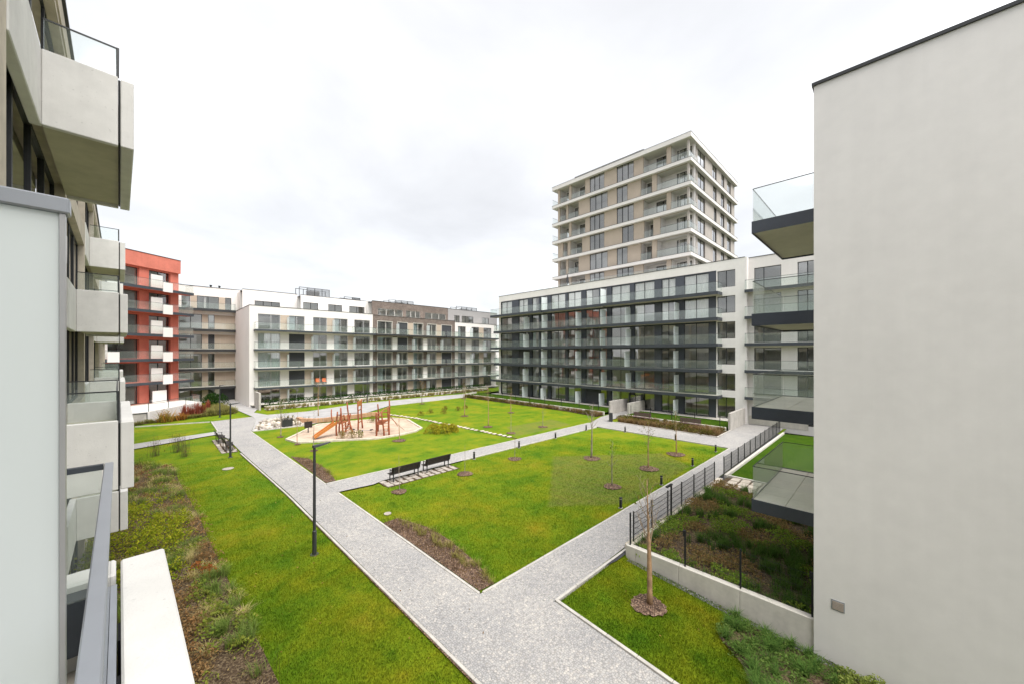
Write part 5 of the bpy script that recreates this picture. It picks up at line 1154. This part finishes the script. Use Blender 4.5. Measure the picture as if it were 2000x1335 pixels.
shrub('small orange shrub right of the yellow autumn shrub', 2.6, 57.0, 0.05, 0.6, 0.9, 90, 0.07, (0.44, 0.16, 0.04), (0.36, 0.19, 0.05), 20, spiky=60)
for i in range(5): shrub('upright dark red shrub in the row at the terrace wall, number %s from the left' % ['one', 'two', 'three', 'four', 'five'][i], 3.1 + 0.62 * i, 59.0 + 0.85 * i, 0.05, 0.36, 1.7 - 0.3 * (i % 2), 40, 0.06, (0.36, 0.09, 0.055), (0.26, 0.09, 0.06), 24, (0.3, 0.08, 0.05), 'red shrubs at the terrace wall', spiky=60)
for i, (x, y) in enumerate(((6.3, 68.5), (6.9, 71.0), (7.5, 69.0))): shrub('dense dark green shrub by the beige house entrance, %s' % ['left', 'rear', 'right'][i], x, y, 0, 1.3, 1.9, 900, 0.09, (0.02, 0.05, 0.012), (0.04, 0.09, 0.02), 12, group='dark entrance shrubs')
for lab, x, y, r, h in (('left round yellow shrub beside the sand pit', 19.5, 30.7, 0.85, 1.0), ('middle yellow shrub beside the sand pit', 20.2, 29.9, 0.9, 1.05), ('right yellow shrub beside the sand pit', 21.2, 29.9, 0.75, 0.8)): shrub(lab, x, y, 0, r, h, 700, 0.07, (0.46, 0.36, 0.03), (0.26, 0.27, 0.03), 40, group='yellow shrubs by the sand')
for lab, x, y, c in (('left straw clump at the front of the sand pit', 12.3, 34.2, 0), ('middle straw clump at the front of the sand pit', 13.0, 33.75, 0), ('green round bush at the front of the sand pit', 13.55, 33.4, 1), ('yellow green bush at the back of the sand pit', 17.6, 40.0, 1)):
    shrub(lab, x, y, 0.08, 0.45, 0.75, 260, 0.05, (0.26, 0.21, 0.06) if not c else (0.12, 0.16, 0.02), (0.30, 0.24, 0.10) if not c else (0.22, 0.21, 0.03), 40, (0.3, 0.24, 0.12), 'sand pit plants')
for i in range(6): x, y = 24 + 2.2 * (i % 3) + 0.6 * i, 40.5 + 1.6 * (i // 3) - 0.8 * (i % 2); shrub('low reddish shrub in the playground lawn, number %s from the left' % ['one', 'two', 'three', 'four', 'five', 'six'][i], x, y, 0, 0.5, 0.6, 120, 0.06, (0.22, 0.10, 0.03), (0.17, 0.14, 0.03), 20, group='low lawn shrubs')

# planted bed beside the left building (uncountable ground cover)
BWp = np.array([p for p in scatter(BED_W, 1800) if p[1] > 2.5])
v = Veg()
def bed_noise(x, y, s=0.35, o=0.0): return mnoise.noise((x * s, y * s, o))
for (x, y) in BWp:
    n_ = bed_noise(x, y); n2 = bed_noise(x, y, 0.9, 5.0); d = math.hypot(x, y); k = 1.0 if d < 20 else 0.55
    if 9.6 < y < 11.6 and x > 1.1 and n2 > -0.25: 
        if random.random() < 0.7: continue
    if 16.5 < y < 26 and n_ > -0.28 and x < 1.2:
        v.mound(x, y, 0.03, 0.38, 0.55 + 0.3 * n2, int(70 * k), 0.045, (0.20, 0.30, 0.02), (0.45, 0.42, 0.04))
    elif n2 > 0.18: v.clump(x, y, 0.03, 0.42, int(46 * k), 0.36, (0.15, 0.25, 0.05), (0.26, 0.32, 0.08), 0.011)
    elif n2 > -0.06 and random.random() < 0.6: v.mound(x, y, 0.03, 0.3, 0.32, int(60 * k), 0.042, (0.20, 0.30, 0.04), (0.34, 0.34, 0.07))
    elif n2 < -0.16: v.mound(x, y, 0.03, 0.28, 0.26, int(50 * k), 0.042, (0.40, 0.22, 0.09), (0.26, 0.20, 0.10))
    else: v.clump(x, y, 0.03, 0.32, int(50 * k), 0.40, (0.62, 0.51, 0.27), (0.50, 0.45, 0.16), 0.010)
P = scatter(BED_W, 9000); v.leaves(np.c_[P, np.full(len(P), 0.06) + 0.05 * rng.random(len(P))], 0.03, (0.42, 0.32, 0.15), (0.22, 0.15, 0.07))
for i in range(26): x, y = scatter(BED_W, 1)[0]; v.stems(x, max(6, y), 0.03, 0.9, 26, 0.5, (0.13, 0.085, 0.05), 0.006, 0.25)
for (x, y) in ((1.45, 16.3), (1.2, 16.8)): v.mound(x, y, 0.03, 0.3, 0.4, 110, 0.045, (0.40, 0.14, 0.04), (0.30, 0.12, 0.04))
for (x, y) in ((1.2, 9.3), (1.4, 8.7), (0.4, 15.2)): v.mound(x, y, 0.03, 0.3, 0.3, 60, 0.06, (0.42, 0.34, 0.03), (0.3, 0.28, 0.04))
tag(v.build('bed_plants'), 'straw coloured grasses and mixed low plants in the bed along the left building', 'plants', kind='stuff')
v = Veg()
for poly, n_ in ((BED1, 1600), (BED0, 1000)):
    for (x, y) in scatter(poly, n_ // 10):
        if rng.random() < 0.7: v.stems(x, y, 0.05, 0.28, 10, 0.16, (0.12, 0.075, 0.045), 0.006, 0.1)
        if x > 8.05 and rng.random() < 0.6: v.clump(x, y, 0.05, 0.26, 26, 0.26, (0.40, 0.33, 0.12), (0.24, 0.26, 0.05), 0.010)
    P = scatter(poly, n_); v.leaves(np.c_[P, np.full(len(P), 0.07) + 0.02 * rng.random(len(P))], 0.025, (0.30, 0.19, 0.08), (0.13, 0.085, 0.05))
tag(v.build('bed_twigs'), 'low brown twigs and fallen leaves in the mulch beds along the main path', 'plants', kind='stuff')
v = Veg()
for (x, y) in scatter(GARD, 620):
    n2 = bed_noise(x, y, 0.6, 2.0); n3 = bed_noise(x, y, 0.5, 14.0)
    if n2 > 0.05: v.clump(x, y, 0.2, 0.42, 40, 0.32, (0.065, 0.150, 0.03), (0.125, 0.21, 0.04), 0.012)
    elif n3 > 0.0: v.mound(x, y, 0.2, 0.36, 0.28, 65, 0.042, (0.17, 0.30, 0.045), (0.27, 0.33, 0.05))
    else: v.mound(x, y, 0.2, 0.36, 0.24, 60, 0.042, (0.36, 0.22, 0.10), (0.24, 0.22, 0.08))
tag(v.build('garden_plants'), 'dark green and brown ground cover in the walled garden', 'plants', kind='stuff')
PATCH = [(12.5, 3.3), (11.2, 3.3), (10.6, 2.6), (9.9, 2.2), (9.3, 1.0), (9.3, -2), (12.4, -2)]
sheet('mulch_bed', PATCH, 0.045, 'soil_bed', True, 0.6)
v = Veg()
for (x, y) in scatter(PATCH, 240):
    z = zlow(x, y) + 0.05; near = y < 0.75
    if near: v.mound(x, y, z, 0.30, 0.35, 110, 0.038, (0.20, 0.27, 0.05), (0.32, 0.36, 0.10))
    elif rng.random() < 0.55: v.clump(x, y, z, 0.32, 110, 0.36, (0.055, 0.13, 0.03), (0.17, 0.28, 0.06), 0.012, 0.035)
    else: v.mound(x, y, z, 0.28, 0.22, 110, 0.035, (0.10, 0.19, 0.04), (0.20, 0.27, 0.07))
tag(v.build('corner_plants'), 'tufts of dark sedge and pale green leaves at the foot of the white wall', 'plants', kind='stuff')
v = Veg()
for poly, n_, zz in ((BED_B, 330, 0.05), (BED_R, 300, 0.09)):
    for (x, y) in scatter(poly, n_):
        n2 = bed_noise(x, y, 0.5, 7.0)
        if n2 > 0.1: v.mound(x, y, zz, 0.4, 0.45, 40, 0.07, (0.10, 0.11, 0.03), (0.16, 0.12, 0.03))
        else: v.clump(x, y, zz, 0.6, 24, 0.45, (0.27, 0.20, 0.09), (0.22, 0.13, 0.06), 0.02)
tag(v.build('block_bed_plants'), 'reddish straw planting in the beds along the grey block', 'plants', kind='stuff')
v = Veg()
for (x, y) in scatter([(11.3, 57.6), (50, 57.8), (50, 60.2), (11.3, 60.2)], 420): v.clump(x, y, 0.08, 0.55, 16, 0.4, (0.30, 0.25, 0.11), (0.20, 0.17, 0.04), 0.03)
for (x, y) in scatter([(4.8, 58.2), (8.2, 58.6), (7.4, 66), (6.2, 64.5)], 120): v.clump(x, y, 0.05, 0.95, 26, 0.6, (0.30, 0.27, 0.10), (0.20, 0.20, 0.06), 0.03)
for (x, y) in scatter(GRAV, 40): v.clump(x, y, 0.08, 0.6, 14, 0.3, (0.25, 0.2, 0.10), (0.12, 0.12, 0.04), 0.02)
for (x, y) in scatter([(-2, 55.6), (5, 57.6), (8, 58.0), (8, 58.6), (4, 58.6), (0, 57.6)], 130): v.clump(x, y, 0.05, 0.5, 20, 0.4, (0.25, 0.22, 0.07), (0.13, 0.15, 0.03), 0.025)
tag(v.build('far_grasses'), 'straw coloured ornamental grasses along the far paths and gravel beds', 'plants', kind='stuff')
hd = thing('low_hedge', 'long low dark green hedge in front of the middle row', 'hedge', (11.6, 61.3, 0.36))
v = Veg(); n_ = 6000; v.leaves(np.c_[rng.random(n_) * 40, rng.normal(0, 0.28, n_), rng.random(n_) ** 0.5 * 0.75], 0.10, (0.02, 0.06, 0.012), (0.045, 0.10, 0.02)); v.build('foliage', hd)
for k in range(14): bx('stem', k * 2.9 + 0.5, k * 2.9 + 0.56, -0.03, 0.03, -0.05, 0.45, 'twig', hd)

# rocks of the pale gravel beds
v = None
rk = bpy.data.objects.get('gravel_bed')
rm = []
for k in range(4):
    bm = bmesh.new(); bmesh.ops.create_icosphere(bm, subdivisions=1, radius=0.5)
    for q in bm.verts: q.co *= 0.75 + 0.5 * random.random(); q.co.z *= 0.6
    me = bpy.data.meshes.new('stone'); bm.to_mesh(me); bm.free(); me.materials.append(MAT['rock' if k % 2 else 'stone_pale']); rm.append(me)
for i, (x, y) in enumerate(scatter(GRAV, 70)):
    o = put('stone', rm[i % 4], rk, (x, y, 0.12), (0, 0, random.random() * 6)); s = random.uniform(0.3, 0.75); o.scale = (s, s, s)

# ================================================================== GRASS BLADES AND FALLEN LEAVES
def turf(name, poly, n, h, label, avoid=(), lim=26, slope=False, mat='lawn'):
    P = scatter(poly, n * 2); d = np.hypot(P[:, 0], P[:, 1]); keep = rng.random(len(P)) < np.clip((14.0 / np.maximum(d, 6)) ** 2, 0.0, 1) * (d < lim)
    for a in avoid: keep &= ~in_poly(P, a)
    for x, y, q in RINGS: keep &= np.hypot(P[:, 0] - x, P[:, 1] - y) > q * (0.9 + 0.12 * np.sin(7 * np.arctan2(P[:, 1] - y, P[:, 0] - x)))
    P = P[keep]; z = np.array([zlow(x, y) for x, y in P]) if slope else np.zeros(len(P))
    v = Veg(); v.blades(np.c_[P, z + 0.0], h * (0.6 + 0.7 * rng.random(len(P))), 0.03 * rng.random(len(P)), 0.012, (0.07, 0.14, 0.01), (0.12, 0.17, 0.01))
    o = v.build(name, None, mat=mat); tag(o, label, 'grass', kind='stuff'); return o
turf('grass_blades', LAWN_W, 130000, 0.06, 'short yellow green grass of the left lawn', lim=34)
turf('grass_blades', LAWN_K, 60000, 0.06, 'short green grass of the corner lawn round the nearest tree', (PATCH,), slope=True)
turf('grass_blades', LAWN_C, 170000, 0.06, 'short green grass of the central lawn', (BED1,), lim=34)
v = Veg()
for poly, n_ in ((LAWN_W, 260), (LAWN_C, 260), (LAWN_K, 60), (LAWN_P, 150)):
    P = scatter(poly, n_); z = np.array([zlow(x, y) if poly is LAWN_K else 0 for x, y in P]); v.leaves(np.c_[P, z + 0.06], 0.035, (0.34, 0.26, 0.06), (0.26, 0.15, 0.05))
P = scatter([(5.6, 3), (7.3, 3), (7.2, 30), (5.5, 30)], 50); v.leaves(np.c_[P, np.full(len(P), 0.075)], 0.03, (0.25, 0.15, 0.06), (0.14, 0.09, 0.05))
tag(v.build('fallen_leaves'), 'scattered yellow and brown fallen leaves on the lawns and path', 'leaves', kind='stuff')
